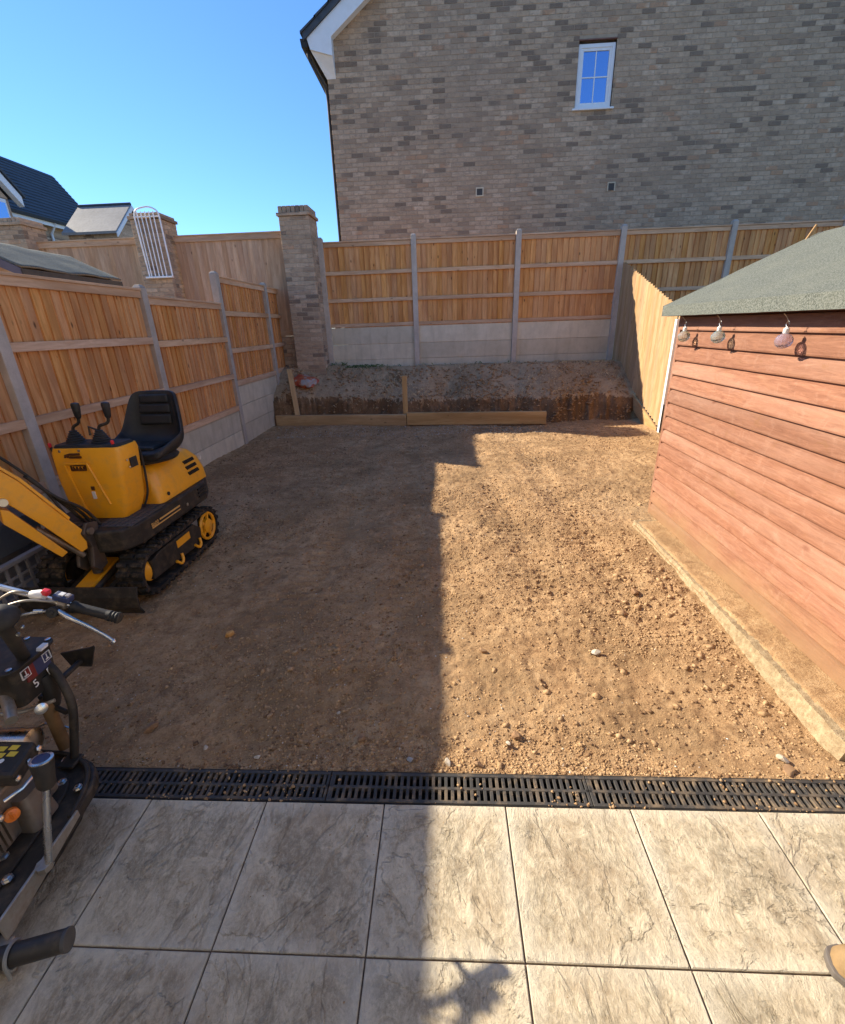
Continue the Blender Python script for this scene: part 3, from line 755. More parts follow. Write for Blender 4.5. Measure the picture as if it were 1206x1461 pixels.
# roof, bargeboard, box end, gutter and downpipe
def rz(x, off): return roof_z(x) + off
rfm = MB().prism([(HX0 - .36, roof_z(HX0 - .36) + .33), (apx, roof_z(apx) + .33), (HX1 + .36, roof_z(HX1 + .36) + .33), (HX1 + .36, roof_z(HX1 + .36) + .44), (apx, roof_z(apx) + .44), (HX0 - .36, roof_z(HX0 - .36) + .44)], HY - 0.28, HY + 8.2, 'Y').build('roof', M['slate'], hs)
for i in range(9):   # verge tiles, stepping up the slope
    xa = HX0 - .40 + i * .29; za = roof_z(xa) + .445
    MB().prism([(xa, za), (xa + .32, za + .225), (xa + .32, za + .25), (xa, za + .04)], HY - .305, HY + .1, 'Y').build('verge_tile', M['slate'], rfm)
MB().prism([(HX0 - .29, roof_z(HX0 - .29) + .328), (HX0 - .29, 6.82), (HX0 - .245, 6.67), (HX0 + .18, 6.56), (HX0 + .18, roof_z(HX0 + .18)), (apx, roof_z(apx)), (apx, roof_z(apx) + .328)], HY - .24, HY - .21, 'Y').build('bargeboard', M['white'], rfm, bevel=0.004)
MB().add([(HX0 - .245, HY - .208, 6.67), (HX0 + .17, HY - .208, 6.565), (HX0 + .17, HY - .002, 6.30), (HX0 - .01, HY - .002, 6.30), (HX0 - .245, HY - .208, 7.0), (HX0 + .17, HY - .208, 7.0), (HX0 + .17, HY - .002, 7.0), (HX0 - .01, HY - .002, 7.0)], [(0, 3, 2, 1), (4, 5, 6, 7), (0, 1, 5, 4), (1, 2, 6, 5), (2, 3, 7, 6), (3, 0, 4, 7)]).build('soffit_box', M['white'], rfm)
MB().prism([(HX0 + .17, roof_z(HX0 + .17) + .05), (apx, roof_z(apx) + .05), (apx, roof_z(apx) + .08), (HX0 + .17, roof_z(HX0 + .17) + .08)], HY - .208, HY - .002, 'Y').build('soffit', M['white'], rfm)
MB().prism([(HX0 - .43, roof_z(HX0 - .3) + .33), (HX0 - .41, roof_z(HX0 - .3) + .20), (HX0 - .30, roof_z(HX0 - .3) + .20), (HX0 - .295, roof_z(HX0 - .3) + .33)], HY - .24, HY + 8, 'Y').build('gutter', M['blackplastic'], rfm)
zt = roof_z(HX0 - .3) + .20
MB().tube([(HX0 - .32, HY - .10, zt + .02), (HX0 - .32, HY - .10, zt - .10), (HX0 - .05, HY + .05, zt - .52), (HX0 - .04, HY + .08, zt - .7), (HX0 - .04, HY + .08, 0.2)], 0.034, 10, smooth=4).build('downpipe', M['blackplastic'], hs, smooth=50)

# ================================================================== UNSEEN HOUSE BEHIND THE VIEWER (added to bounce warm sunlight into the shade)
oh = tag(empty('unseen_bounce_wall'), 'unseen pale rendered house wall behind the viewer, added to bounce sunlight onto the patio and garden', 'house')
OY = -0.66
def mat_render():
    t = NT('cream_render'); v = t.coord('World')
    n = t.noise(v, 1.2, 5, 0.6); f = t.noise(v, 120, 3)
    return t.done(t.mix(t.mapr(n, 0.3, 0.7), (0.70, 0.61, 0.47), (0.80, 0.72, 0.58)), 0.9, t.bump(f, 0.4, 0.003), spec=0.2)
M['render'] = mat_render()
ops = [(-0.9, 0.9, 0.02, 2.15), (-3.0, -1.7, 0.95, 2.15), (1.6, 2.6, 1.05, 2.15), (-2.8, -1.6, 3.5, 4.7), (0.0, 1.2, 3.5, 4.7), (2.6, 3.4, 3.5, 4.7)]
xsb = sorted({-4.2, 4.8, *[q for o_ in ops for q in o_[:2]]}); zsb = sorted({-0.3, 5.3, *[q for o_ in ops for q in o_[2:]]})
wm = MB()
for xa, xb in zip(xsb, xsb[1:]):
    for za, zb in zip(zsb, zsb[1:]):
        if not any(o_[0] <= xa and xb <= o_[1] and o_[2] <= za and zb <= o_[3] for o_ in ops): wm.box(xa, xb, OY - .25, OY, za, zb)
wm.build('wall', M['render'], oh)
MB().box(-4.2, 4.8, OY - 7.5, OY - .26, -0.3, 5.3).build('wall', M['render'], oh)
for i, (xa, xb, za, zb) in enumerate(ops):
    w_ = MB().box(xa, xb, OY - .2, OY - .16, za, zb).build('door' if i == 0 else 'window', M['glass'], oh)
    q = MB(); t_ = .07
    q.box(xa, xa + t_, OY - .16, OY - .09, za, zb).box(xb - t_, xb, OY - .16, OY - .09, za, zb).box(xa + t_, xb - t_, OY - .159, OY - .09, za, za + t_).box(xa + t_, xb - t_, OY - .159, OY - .09, zb - t_, zb)
    q.box((xa + xb) / 2 - .04, (xa + xb) / 2 + .04, OY - .158, OY - .09, za + t_, zb - t_).build('frame', M['white'], w_)
MB().prism([(OY + .35, 5.25), (OY - 3.9, 8.2), (OY - 8.1, 5.25), (OY - 8.1, 5.1), (OY + .35, 5.1)], -4.5, 5.1, 'X').build('roof', M['slate'], oh)

# ================================================================== FAR HOUSES
fh = tag(empty('slate_house'), 'distant house with dark slate roof and white eaves at the far left', 'house')
def sc(p, k=1.5): return (p[0] * k, p[1] * k, 1.65 + (p[2] - 1.65) * k)
EX, RX = -14.0, -15.8
e0 = sc((EX, 14.0, 5.62)); e1 = sc((EX, 21.3, 5.62)); r0 = sc((RX, 14.0, 7.72)); r1 = sc((RX, 21.7, 7.72)); b0 = sc((RX - 1.8, 14.0, 5.62)); b1 = sc((RX - 1.8, 21.3, 5.62))
MB().box(b0[0] + .3, e0[0] - .35, e0[1], e1[1] - .4, -0.8, e0[2] - .05).build('wall', M['brickpos'], fh)
rm = MB().loft([[Vector(e0), Vector(r0), Vector(b0), Vector((b0[0], b0[1], b0[2] - .15)), Vector((e0[0], e0[1], e0[2] - .15))],
                [Vector(e1), Vector(r1), Vector(b1), Vector((b1[0], b1[1], b1[2] - .15)), Vector((e1[0], e1[1], e1[2] - .15))]]).build('roof', M['slate'], fh)
n_c = 16
for i in range(n_c):     # slate courses as thin lips across the slope
    u = (i + .5) / n_c; A = Vector(e0).lerp(Vector(r0), u); B = Vector(e1).lerp(Vector(r1), u); nn = Vector((0.76, 0, 0.65)) * 0.03
    d_ = (Vector(r0) - Vector(e0)).normalized() * 0.25
    MB().add([A, B, B + nn, A + nn, A + d_, B + d_], [(0, 1, 2, 3), (3, 2, 5, 4)]).build('slate_course', M['slate'], rm)
MB().box(e0[0] - .02, e0[0] + .06, e0[1], e1[1], e0[2] - .38, e0[2] - .10).build('fascia', M['white'], rm)
MB().box(e0[0] + .06, e0[0] + .2, e0[1], e1[1], e0[2] - .2, e0[2] - .06).build('gutter', M['blackplastic'], rm)
for (ya, yb) in ((17.35, 18.1), (20.2, 20.6)):
    p0 = sc((EX, ya, 5.45)); p1 = sc((EX, yb, 4.75)); xw = e0[0] - .35
    w_ = MB().box(xw, xw + .05, p0[1], p1[1], p1[2], p0[2]).build('window', M['white'], fh)
    mid = (p0[1] + p1[1]) / 2
    for (q0, q1) in ((p0[1] + .07, mid - .04), (mid + .04, p1[1] - .07)):
        MB().box(xw + .05, xw + .07, q0, q1, p1[2] + .07, p0[2] - .07).build('pane', M['glass'], w_)
MB().tube([(e0[0] + .13, sc((0, 18.55, 0))[1], e0[2] - .2), (e0[0] - .25, sc((0, 18.55, 0))[1], e0[2] - .7), (e0[0] - .25, sc((0, 18.55, 0))[1], 2)], .06, 8).build('downpipe', M['white'], fh)
# projecting front gable with white bargeboards
ga = [sc((-12.9, 12.6, 8.2)), sc((-12.9, 15.72, 5.55)), sc((-12.9, 9.5, 5.55))]
gy = [(ga[2][1], ga[2][2]), (ga[1][1], ga[1][2]), (ga[0][1], ga[0][2])]
MB().prism([(gy[0][0], -0.8), (gy[1][0] - .3, -0.8), (gy[1][0] - .3, gy[1][1]), (gy[2][0], gy[2][1]), (gy[0][0], gy[0][1])], ga[0][0] - 3.5, ga[0][0], 'X').build('gable_wall', M['brickpos'], fh)
MB().prism([(gy[1][0] + .2, gy[1][1] - .25), (gy[1][0] + .2, gy[1][1] + .15), (gy[2][0], gy[2][1] + .55), (gy[2][0], gy[2][1] + .1)], ga[0][0] + .02, ga[0][0] + .28, 'X').build('bargeboard', M['white'], fh)
MB().prism([(gy[1][0] + .35, gy[1][1] + .1), (gy[1][0] + .35, gy[1][1] + .2), (gy[2][0], gy[2][1] + .75), (gy[2][0], gy[2][1] + .56)], ga[0][0] - 4.5, ga[0][0] + .35, 'X').build('gable_roof', M['slate'], fh)
w_ = MB().box(ga[0][0], ga[0][0] + .06, gy[1][0] - 1.9, gy[1][0] - .5, 4.6, gy[1][1] - .1).build('window', M['white'], fh)
MB().box(ga[0][0] + .06, ga[0][0] + .08, gy[1][0] - 1.8, gy[1][0] - .6, 4.7, gy[1][1] - .25).build('pane', M['glass'], w_)

ph = tag(empty('tiled_house'), 'distant small pale tiled roof with a white edged gable behind the fence', 'house')
xg = -14.22
MB().prism([(22.7, -0.8), (25.3, -0.8), (25.3, 6.05), (24.0, 7.12), (22.7, 6.05)], -16.6, xg - .12, 'X').build('wall', M['brickpos'], ph)
prm = MB().prism([(22.45, 5.92), (24.0, 7.22), (25.55, 5.92), (25.55, 5.82), (24.0, 7.10), (22.45, 5.82)], -16.7, xg, 'X').build('roof', M['rooftile'], ph)
for s in (-1, 1):
    MB().prism([(24 + s * 1.55, 5.86), (24 + s * 1.55, 5.68), (24, 6.98), (24, 7.16)], xg + .002, xg + .05, 'X').build('bargeboard', M['white'], prm)
MB().tube([(-16.7, 24, 7.22), (xg, 24, 7.22)], .07, 8).build('ridge', M['slate'], prm)

# ================================================================== SHEDS
sh = tag(empty('garden_shed'), 'red stained shiplap garden shed with green felt roof on the right', 'shed')
SX, SY0, SY1, SZ0, SZE = 1.81, 1.42, 3.84, 0.045, 1.665
MB().prism([(SX + .012, SZ0), (SX + 1.78, SZ0), (SX + 1.78, SZE - .01), (SX + .9, 2.10), (SX + .012, SZE - .01)], SY0 + .01, SY1 - .01, 'Y').build('wall_core', mat_plain('shed_inside', (0.25, 0.09, 0.05), .8), sh)
nb = 15; bh = (SZE - SZ0) / nb
for i in range(nb):
    z = SZ0 + i * bh
    # shiplap profile: scooped top edge tucked under the board above
    pr = [(0.012, 0.004), (-0.010, 0.004), (-0.0125, bh * .12), (-0.0105, bh * .5), (-0.006, bh * .86), (0.006, bh * .925), (0.0085, bh + .003), (0.012, bh + .003)]
    L = SY1 - SY0
    mb = MB().prism([(a, b) for a, b in pr], -L / 2, L / 2, 'Y')
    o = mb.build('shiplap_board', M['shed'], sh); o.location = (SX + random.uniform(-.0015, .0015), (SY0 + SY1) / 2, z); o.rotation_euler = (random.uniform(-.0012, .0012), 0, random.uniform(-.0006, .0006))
MB().box(SX - .008, SX + .03, SY1 - .004, SY1 + .035, SZ0, SZE - .0).build('corner_trim', M['shed'], sh, bevel=0.003)
MB().prism([(SX, SZ0), (SX + 1.79, SZ0), (SX + 1.79, SZE), (SX + .9, 2.11), (SX, SZE)], SY1 - .009, SY1 + .012, 'Y').build('gable_boards', M['shed'], sh)
# felted roof: subdivided, a little slack and wrinkled, folded over the eaves and the verge
RXE, RZE, RXR, RZR = 1.685, 1.735, 2.70, 2.185
ys_ = np.linspace(SY0 - .08, SY1 + .075, 60); us = np.linspace(0, 1, 34)
U, YY = np.meshgrid(us, ys_, indexing='ij')
XX = RXE + (RXR - RXE) * U; ZZ = RZE + (RZR - RZE) * U + 0.010 * smoothnoise(XX, YY, 4, 61, 3) * (U > 0.02)
co = np.stack([XX, YY, ZZ], -1); ny = len(ys_)
# eave fold
fold = np.stack([np.full(ny, RXE - .004), ys_, RZE - .072 + .003 * smoothnoise(ys_ * 3, ys_ * 0, 3, 62, 3)], -1)[None]
fold2 = fold.copy(); fold2[..., 0] += .028
far = co[::-1].copy(); far[..., 0] = 2 * RXR - far[..., 0]
allp = np.concatenate([fold2, fold, co, far[1:]], 0); nr = allp.shape[0]
i = np.arange((nr - 1) * (ny - 1)); a = (i // (ny - 1)) * ny + i % (ny - 1)
me = np_mesh('roof_felt', allp.reshape(-1, 3), np.stack([a, a + ny, a + ny + 1, a + 1], -1)); me.materials.append(M['felt']); me.shade_smooth(); me.set_sharp_from_angle(angle=R(35))
ro = link('roof_felt', me, sh); sd = ro.modifiers.new('thick', 'SOLIDIFY'); sd.thickness = 0.006
for (yy, s) in ((SY1 + .076, 1), (SY0 - .081, -1)):
    MB().prism([(RXE - .002, RZE - .07), (RXR, RZR - .08), (2 * RXR - RXE, RZE - .07), (2 * RXR - RXE, RZE), (RXR, RZR), (RXE - .002, RZE)], yy - .003, yy + .003, 'Y').build('felt_verge', M['felt'], ro)
MB().prism([(SX + .02, RZE - .10), (RXR, RZR - .12), (2 * RXR - SX, RZE - .10), (2 * RXR - SX, RZE - .02), (RXR, RZR - .02), (SX + .02, RZE - .03)], SY1 + .03, SY1 + .06, 'Y').build('barge_end', M['shed'], sh)
MB().box(RXE + .015, RXE + .04, SY0 - .02, SY1 + .02, RZE - .075, RZE - .012).build('eaves_batten', M['shed'], sh)
MB().tube([(2.60, SY1 + .05, RZR - .06), (2.66, SY1 + .06, RZR + .045)], .009, 6).build('batten_end', M['paleZ'], sh)

ns = tag(empty('garden_shed'), "neighbour's low shed with grey green felt roof beyond the left fence", 'shed')
nx, nr_, ny0, ny1, nze, nzr = -4.29, -4.90, 5.05, 6.62, 2.325, 2.625
MB().prism([(nx - .05, -0.3), (2 * nr_ - nx + .05, -0.3), (2 * nr_ - nx + .05, nze), (nr_, nzr - .04), (nx - .05, nze)], ny0 + .1, ny1 - .05, 'Y').build('wall', M['oldZ'], ns)
xs_ = np.concatenate([np.linspace(nx, nr_, 20), np.linspace(nr_, 2 * nr_ - nx, 20)[1:]]); yy_ = np.linspace(ny0, ny1, 30)
XX, YY = np.meshgrid(xs_, yy_, indexing='ij'); ZZ = nzr - np.abs(XX - nr_) / (nx - nr_) * (nzr - nze) + 0.03 * smoothnoise(XX, YY, 3, 66, 2)
me = grid_mesh('roof_felt', xs_, yy_, ZZ); me.materials.append(M['felt']); me.shade_smooth(); o = link('roof_felt', me, ns); o.modifiers.new('thick', 'SOLIDIFY').thickness = .02
MB().box(nx - .01, nx + .012, ny0, ny1, nze - .085, nze - .005).build('fascia', mat_plain('dark_fascia', (0.05, 0.055, 0.05), .8), ns)
MB().prism([(nx, nze - .08), (nr_, nzr - .10), (2 * nr_ - nx, nze - .08), (2 * nr_ - nx, nze), (nr_, nzr), (nx, nze)], ny0 - .012, ny0 + .008, 'Y').build('gable_end', mat_plain('purple_gable', (0.10, 0.09, 0.12), .7), ns)
o = MB()
for k in range(6):
    a = k * 1.1; o.add([(-4.02, 4.9, 2.06), (-4.02 + .03 * math.cos(a), 4.9 + .03 * math.sin(a), 2.2), (-4.02 + .05 * math.cos(a + .5), 4.9 + .05 * math.sin(a + .5), 2.19)], [(0, 1, 2)])

# ---- concrete slab edge under the shed
sl = []
sx_ = np.arange(1.40, 3.70, 0.02)
m_ = MB(); N = len(sx_)
for i, y in enumerate(sx_):
    x0 = 1.578 + 0.012 * (y - 1.4) + 0.026 * float(smoothnoise(np.array([y]), np.array([.3]), 4, 301, 5, .75)[0]); x1 = x0 + .016 + 0.03 * float(smoothnoise(np.array([y]), np.array([.7]), 9, 302, 3)[0])
    zt = 0.046 + random.uniform(-.003, .003)
    m_.v += [(x0 - .02, y, -0.12), (x0, y, -0.015 + random.uniform(-.012, .012)), (x1, y, zt), (x1 + .06, y, zt + random.uniform(-.004, .004)), (1.86, y, .036), (1.86, y, -.12)]
for i in range(N - 1):
    for k in range(5): m_.f.append((i * 6 + k, (i + 1) * 6 + k, (i + 1) * 6 + k + 1, i * 6 + k + 1))
m_.f += [(0, 1, 2, 3, 4, 5), tuple((N - 1) * 6 + k for k in range(5, -1, -1))]
m_.build('concrete_slab', M['slab']); struct(bpy.data.objects['concrete_slab'], 'rough pale concrete edge of the slab under the red shed')
xs3 = np.arange(1.60, 1.84, 0.012); ys3 = np.arange(1.42, 3.66, 0.014); X, Y = np.meshgrid(xs3, ys3, indexing='ij')
Zs = 0.054 + 0.016 * (smoothnoise(X, Y, 4, 81, 4) + .12) + 0.006 * smoothnoise(X, Y, 22, 82, 3) - .035 * np.clip((1.640 + .015 * smoothnoise(X * 0, Y, 3, 83, 2) - X) / .02, 0, 1)
me = grid_mesh('slab_soil', xs3, ys3, Zs); me.materials.append(M['dirt']); me.shade_smooth(); struct(link('slab_soil', me), 'thin soil lying on the slab edge')

# ================================================================== DRAIN
dr = tag(empty('channel_drain'), 'black slotted channel drain along the edge of the patio', 'drain')
MB().box(-2.6, 2.6, TY1 + .001, TY1 + .004, -.09, -.003).build('channel', M['channel'], dr)
MB().box(-2.6, 2.6, TY1 + .004, TY1 + .129, -.1, -.07).build('channel', M['channel'], dr)
MB().box(-2.6, 2.6, TY1 + .129, TY1 + .133, -.09, -.004).build('channel', M['channel'], dr)
gm = MB(); y0 = TY1 + .006; y1 = TY1 + .128; L = 0.997
for (ya, yb, zt) in ((y0, y0 + .013, 0), (y1 - .013, y1, 0), ((y0 + y1) / 2 - .006, (y0 + y1) / 2 + .006, -.001)): gm.box(0, L, ya, yb, -.022, zt - .0005)
k = 0; x = 0.006
while x < L - .01:
    gm.box(x, x + .0125, y0 + .012, y1 - .012, -.020, -.0022 - .0006 * (k % 2)); x += .0247; k += 1
gm.box(0, .010, y0 + .0125, y1 - .0125, -.021, -.0015).box(L - .010, L, y0 + .0125, y1 - .0125, -.021, -.0015)
gme = gm.mesh('grate'); gme.materials.append(M['grate'])
for k in range(-3, 3): link('grate', gme, dr, (-0.47 + k, 0, -0.001 + random.uniform(-.001, .001)), (0, random.uniform(-.001, .001), random.uniform(-.0008, .0008)), bevel=0.0012, seg=1)

# ================================================================== TIMBER EDGING, STAKES, SACK
def timber(name, p0, p1, h, th, z0, mat, label, cat, group=None):
    a, b = Vector((*p0, 0)), Vector((*p1, 0)); L = (b - a).length; c = (a + b) / 2
    o = MB().box(-L / 2, L / 2, -th / 2, th / 2, 0, h).build(name, M[mat + 'X'], bevel=0.006); o.location = (c.x, c.y, z0); o.rotation_euler = (0, random.uniform(-.004, .004), math.atan2(b.y - a.y, b.x - a.x))
    return tag(o, label, cat, group)
timber('timber_sleeper', (-3.20, 8.60), (-0.70, 8.36), 0.20, 0.09, -0.035, 'sleeper', 'left hand timber board lying on edge between the two stakes at the bank', 'sleeper', 'timber boards edging the bank')
timber('timber_sleeper', (-0.69, 8.355), (1.77, 8.13), 0.215, 0.09, -0.012, 'sleeper', 'right hand timber board on edge, its free end in the sun', 'sleeper', 'timber boards edging the bank')
for (x, y, zt, lab) in ((-2.80, 8.66, 1.0, 'leaning timber stake in front of the red sack by the left fence'), (-0.725, 8.46, 0.84, 'upright timber stake at the joint of the two boards')):
    o = MB().box(-.042, .042, -.042, .042, -.3, zt).build('timber_stake', M['sleeperZ'], bevel=0.004); o.location = (x, y, 0); o.rotation_euler = (0, -0.05 if x < -2 else 0.008, .15 if x < -2 else 0)
    tag(o, lab, 'stake', 'stakes behind the edging boards')
# red sack: crumpled pillow
bmx = bmesh.new(); bmesh.ops.create_icosphere(bmx, subdivisions=4, radius=1)
for v in bmx.verts:
    p = v.co; r = 1 + 0.12 * math.sin(p.x * 7 + p.y * 3) * math.sin(p.y * 6 - p.z * 4)
    sx = math.copysign(abs(p.x) ** 0.6, p.x); sy2 = math.copysign(abs(p.y) ** 0.6, p.y)
    v.co = Vector((sx * .26 * r, sy2 * .17 * r, p.z * .085 * r * (1 - .35 * max(abs(sx), abs(sy2)) ** 4)))
me = bpy.data.meshes.new('sack'); bmx.to_mesh(me); bmx.free(); me.materials.append(M['sack']); me.shade_smooth()
o = link('sack', me, None, (-2.72, 9.05, bank_h(-2.72, 9.05) + .07), (R(22), R(8), R(-18))); tag(o, 'crumpled red printed plastic sack on the bank in the left corner', 'sack')

# ================================================================== WHITE RACK on the pillar
wr = tag(empty('wire_rack'), 'white wire rack hanging upright on the brick pillar', 'rack')
def rk(x, z): return (-5.53 + x + (3.73 - z) * -0.02, 9.36, z)
MB().tube([rk(.06, 2.66), rk(0, 3.74), rk(.30, 3.78), rk(.46, 3.70), rk(.50, 2.66)], .014, 8, smooth=4).build('frame', M['whitewire'], wr, smooth=50)
MB().box(-5.56, -5.05, 9.33, 9.40, 2.635, 2.665).build('bottom_bar', M['whitewire'], wr, bevel=.006)
MB().tube([rk(.02, 3.62), rk(.47, 3.62)], .011, 8).build('cross_bar', M['whitewire'], wr)
for i in range(5): MB().tube([rk(.10 + i * .072, 2.66), rk(.06 + i * .075, 3.70)], .011, 8).build('rod', M['whitewire'], wr, smooth=50)
# ================================================================== BULBS
for (y, z, mt, lab) in ((2.555, 1.525, 'bulbmauve', 'mauve ribbed glass bulb hanging nearest along the shed eaves'), (3.16, 1.53, 'bulbblue', 'pale blue ribbed glass bulb in the middle under the shed eaves'), (3.60, 1.525, 'bulbclear', 'clear ribbed glass bulb hanging by the white post at the shed corner')):
    b = tag(empty('glass_bulb'), lab, 'bulb', 'glass bulbs hanging from the shed eaves'); x = 1.725
    pf = [(a_ * 1.14, b_ * 1.1) for a_, b_ in ((0.002, -.036), (.016, -.032), (.028, -.021), (.034, -.004), (.033, .008), (.027, .020), (.016, .028), (.011, .033))]
    MB().lathe(pf, (x, y, z), (0, 0, 1), 48, rib=16, ribamp=.045).build('globe', M[mt], b, smooth=60)
    MB().lathe([(.0125, .034), (.0135, .036), (.0135, .056), (.011, .058), (.004, .064)], (x, y, z), (0, 0, 1), 14).build('cap', M['stickerwhite'], b, smooth=40)
    pts = [(x, y + .012 * math.sin(t * .8), z + .064 + .014 * (1 - math.cos(t * .8))) for t in range(0, 7)]
    MB().tube(pts + [(x - .012, y, z + .11), (x - .030, y, z + .128)], .0018, 6).build('hook', M['steel'], b)

# ================================================================== DIGGER
dg = tag(empty('mini_digger'), 'small yellow and black tracked digger with black seat parked by the left fence', 'digger')
def make_track(x0, x1, outer):
    tr = MB(); r = 0.145; ya, yb = 2.66, 3.42; zc = r + .012; n = 14
    def loop(rad):
        p = [(ya - rad * math.sin(math.pi * k / n), zc - rad * math.cos(math.pi * k / n)) for k in range(n + 1)]
        return p + [(yb + rad * math.sin(math.pi * k / n), zc + rad * math.cos(math.pi * k / n)) for k in range(n + 1)]
    A, B = loop(r), loop(r - .022); k = len(A)
    vs = [(x0, *p) for p in A] + [(x1, *p) for p in A] + [(x0, *p) for p in B] + [(x1, *p) for p in B]
    fs = []
    for i in range(k):
        j = (i + 1) % k; fs += [(i, j, k + j, k + i), (2 * k + i, 3 * k + i, 3 * k + j, 2 * k + j), (i, 2 * k + i, 2 * k + j, j), (k + i, k + j, 3 * k + j, 3 * k + i)]
    belt = tr.add(vs, fs).build('track', M['rubber'], dg, smooth=40)
    # lugs
    per = 2 * (yb - ya) + 2 * math.pi * r; nl = 40; lug = MB()
    for i in range(nl):
        s = per * i / nl
        if s < yb - ya: p = (ya + s, zc + r); a = 0
        elif s < yb - ya + math.pi * r: th = (s - (yb - ya)) / r; p = (yb + r * math.sin(th), zc + r * math.cos(th)); a = -th
        elif s < 2 * (yb - ya) + math.pi * r: q = s - (yb - ya) - math.pi * r; p = (yb - q, zc - r); a = math.pi
        else: th = (s - 2 * (yb - ya) - math.pi * r) / r; p = (ya - r * math.sin(th), zc - r * math.cos(th)); a = math.pi - th
        mt = Matrix.Translation((0, p[0], p[1])) @ Matrix.Rotation(a, 4, 'X')
        off = .012 if i % 2 else -.012
        xm = (x0 + x1) / 2
        lug.box(x0 - .003, xm - .012 + off, -.017, .017, -.006, .020, mt); lug.box(xm + .012 + off, x1 + .003, -.017, .017, -.006, .020, mt)
    lug.build('track_lugs', M['rubber'], belt, bevel=.004, seg=1)
    # side frame
    xf = x1 - .012 if outer else x0 + .012
    s = 1 if outer else -1
    MB().prism([(ya - .02, zc - .06), (ya + .0, zc + .075), (ya + .10, zc + .10), (yb - .20, zc + .10), (yb - .10, zc + .03), (yb - .14, zc - .09)], min(xf, xf - s * .12), max(xf, xf - s * .12), 'X').build('side_frame', M['blackpaint'], belt, bevel=.008)
    # sprocket at the rear, idler at the front
    sp = MB(); cyy, czz = yb, zc
    for q in range(10):
        a0 = q * math.pi / 5; pts = []
        for (rr_, da) in ((.055, -.2), (.118, -.12), (.118, .12), (.055, .2)): pts.append((cyy + rr_ * math.cos(a0 + da), czz + rr_ * math.sin(a0 + da)))
        if q % 2 == 0: sp.prism(pts, min(xf - s * .015, xf), max(xf - s * .015, xf), 'X')
    sp.lathe([(.04, -.03), (.06, -.03), (.06, .008), (.03, .012), (.012, .02)], (xf, cyy, czz), (s, 0, 0), 16)
    ring = [(xf - s * .004, cyy + .108 * math.cos(t * math.pi / 14), czz + .108 * math.sin(t * math.pi / 14)) for t in range(29)]
    sp.tube(ring, .013, 6, cap=False).build('sprocket', M['yellow'], belt, smooth=40)
    MB().lathe([(.02, -.06), (.070, -.06), (.070, -.030), (.055, -.026), (.045, -.02), (.02, -.012)], (xf, ya, zc), (s, 0, 0), 20).build('idler', M['yellow'], belt, smooth=40)
    if outer:
        MB().box(xf, xf + .003, 2.96, 3.14, zc + .02, zc + .075).build('reflector_sticker', M['yellow'], belt)
        for yq in (2.93, 3.20):
            MB().tube([(xf + .01, yq - .035, zc - .055), (xf + .022, yq, zc - .095), (xf + .022, yq + .035, zc - .075), (xf + .01, yq + .045, zc - .03)], .011, 8, smooth=4).build('tie_hook', M['yellow'], belt, smooth=50)
    return belt
make_track(-2.155, -1.985, True); make_track(-2.70, -2.53, False)
MB().box(-2.54, -2.14, 2.78, 3.30, .10, .24).build('undercarriage', M['blackpaint'], dg, bevel=.01)
MB().lathe([(.22, 0), (.22, .10)], (-2.34, 3.05, .24), (0, 0, 1), 28).build('slew_ring', M['blackpaint'], dg, smooth=40)
# blade and its arms
bl = MB(); prof = [(2.385, .0), (2.355, .06), (2.36, .13), (2.385, .19), (2.395, .19), (2.375, .13), (2.37, .06), (2.40, .0)]
bl.prism([(a, b) for a, b in prof], -2.72, -1.94, 'X'); blade = bl.build('dozer_blade', M['blackpaint'], dg, bevel=.003)
for x in (-2.46, -2.20):
    MB().prism([(2.40, .05), (2.40, .11), (2.80, .20), (2.80, .13)], x - .02, x + .02, 'X').build('blade_arm', M['blackpaint'], dg, bevel=.004)
MB().prism([(2.42, .145), (2.72, .215), (2.72, .235), (2.42, .165)], -2.385, -2.275, 'X').build('blade_cylinder_cover', M['yellow'], dg, bevel=.004)
MB().tube([(-2.33, 2.44, .09), (-2.33, 2.80, .17)], .03, 12).build('blade_cylinder', M['cast'], dg, smooth=40)
# upper platform
pl = [(-2.67, 2.70), (-2.60, 2.56), (-2.20, 2.52), (-2.07, 2.55), (-2.015, 2.66), (-2.005, 3.52), (-2.07, 3.68), (-2.34, 3.74), (-2.62, 3.68), (-2.67, 3.5)]
plat = MB().prism(pl, .36, .512, 'Z').build('platform', M['blackpaint'], dg, bevel=.018, seg=3)
pat = MB()
for i in range(9):
    for j in range(6): pat.box(-2.26 + j * .040, -2.226 + j * .040, 2.60 + i * .045, 2.638 + i * .045, .5125, .5165)
pat.build('floor_mat', mat_plain('floor_mat_rubber', (0.075, 0.07, 0.068), .7, dirt=(.2, .15, .11), damt=.5), plat)
for zz in (.415, .445, .475): MB().box(-2.008, -1.998, 3.40, 3.52, zz, zz + .014).build('vent_slot', M['channel'], plat)
me = text_mesh('8600', .042); me.materials.append(M['decalorange']); o = link('number_decal', me, plat, (-2.003, 2.80, .447), (R(90), 0, R(90)))
MB().box(-2.0065, -2.0025, 2.86, 3.12, .449, .460).build('stripe_decal', M['decalorange'], plat)
MB().box(-2.0065, -2.0025, 2.765, 3.12, .424, .432).build('stripe_decal', M['decalorange'], plat)
MB().lathe([(.013, 0), (.013, .004), (.006, .005)], (-2.006, 3.22, .425), (1, 0, 0), 14).build('lock', M['steel'], plat)
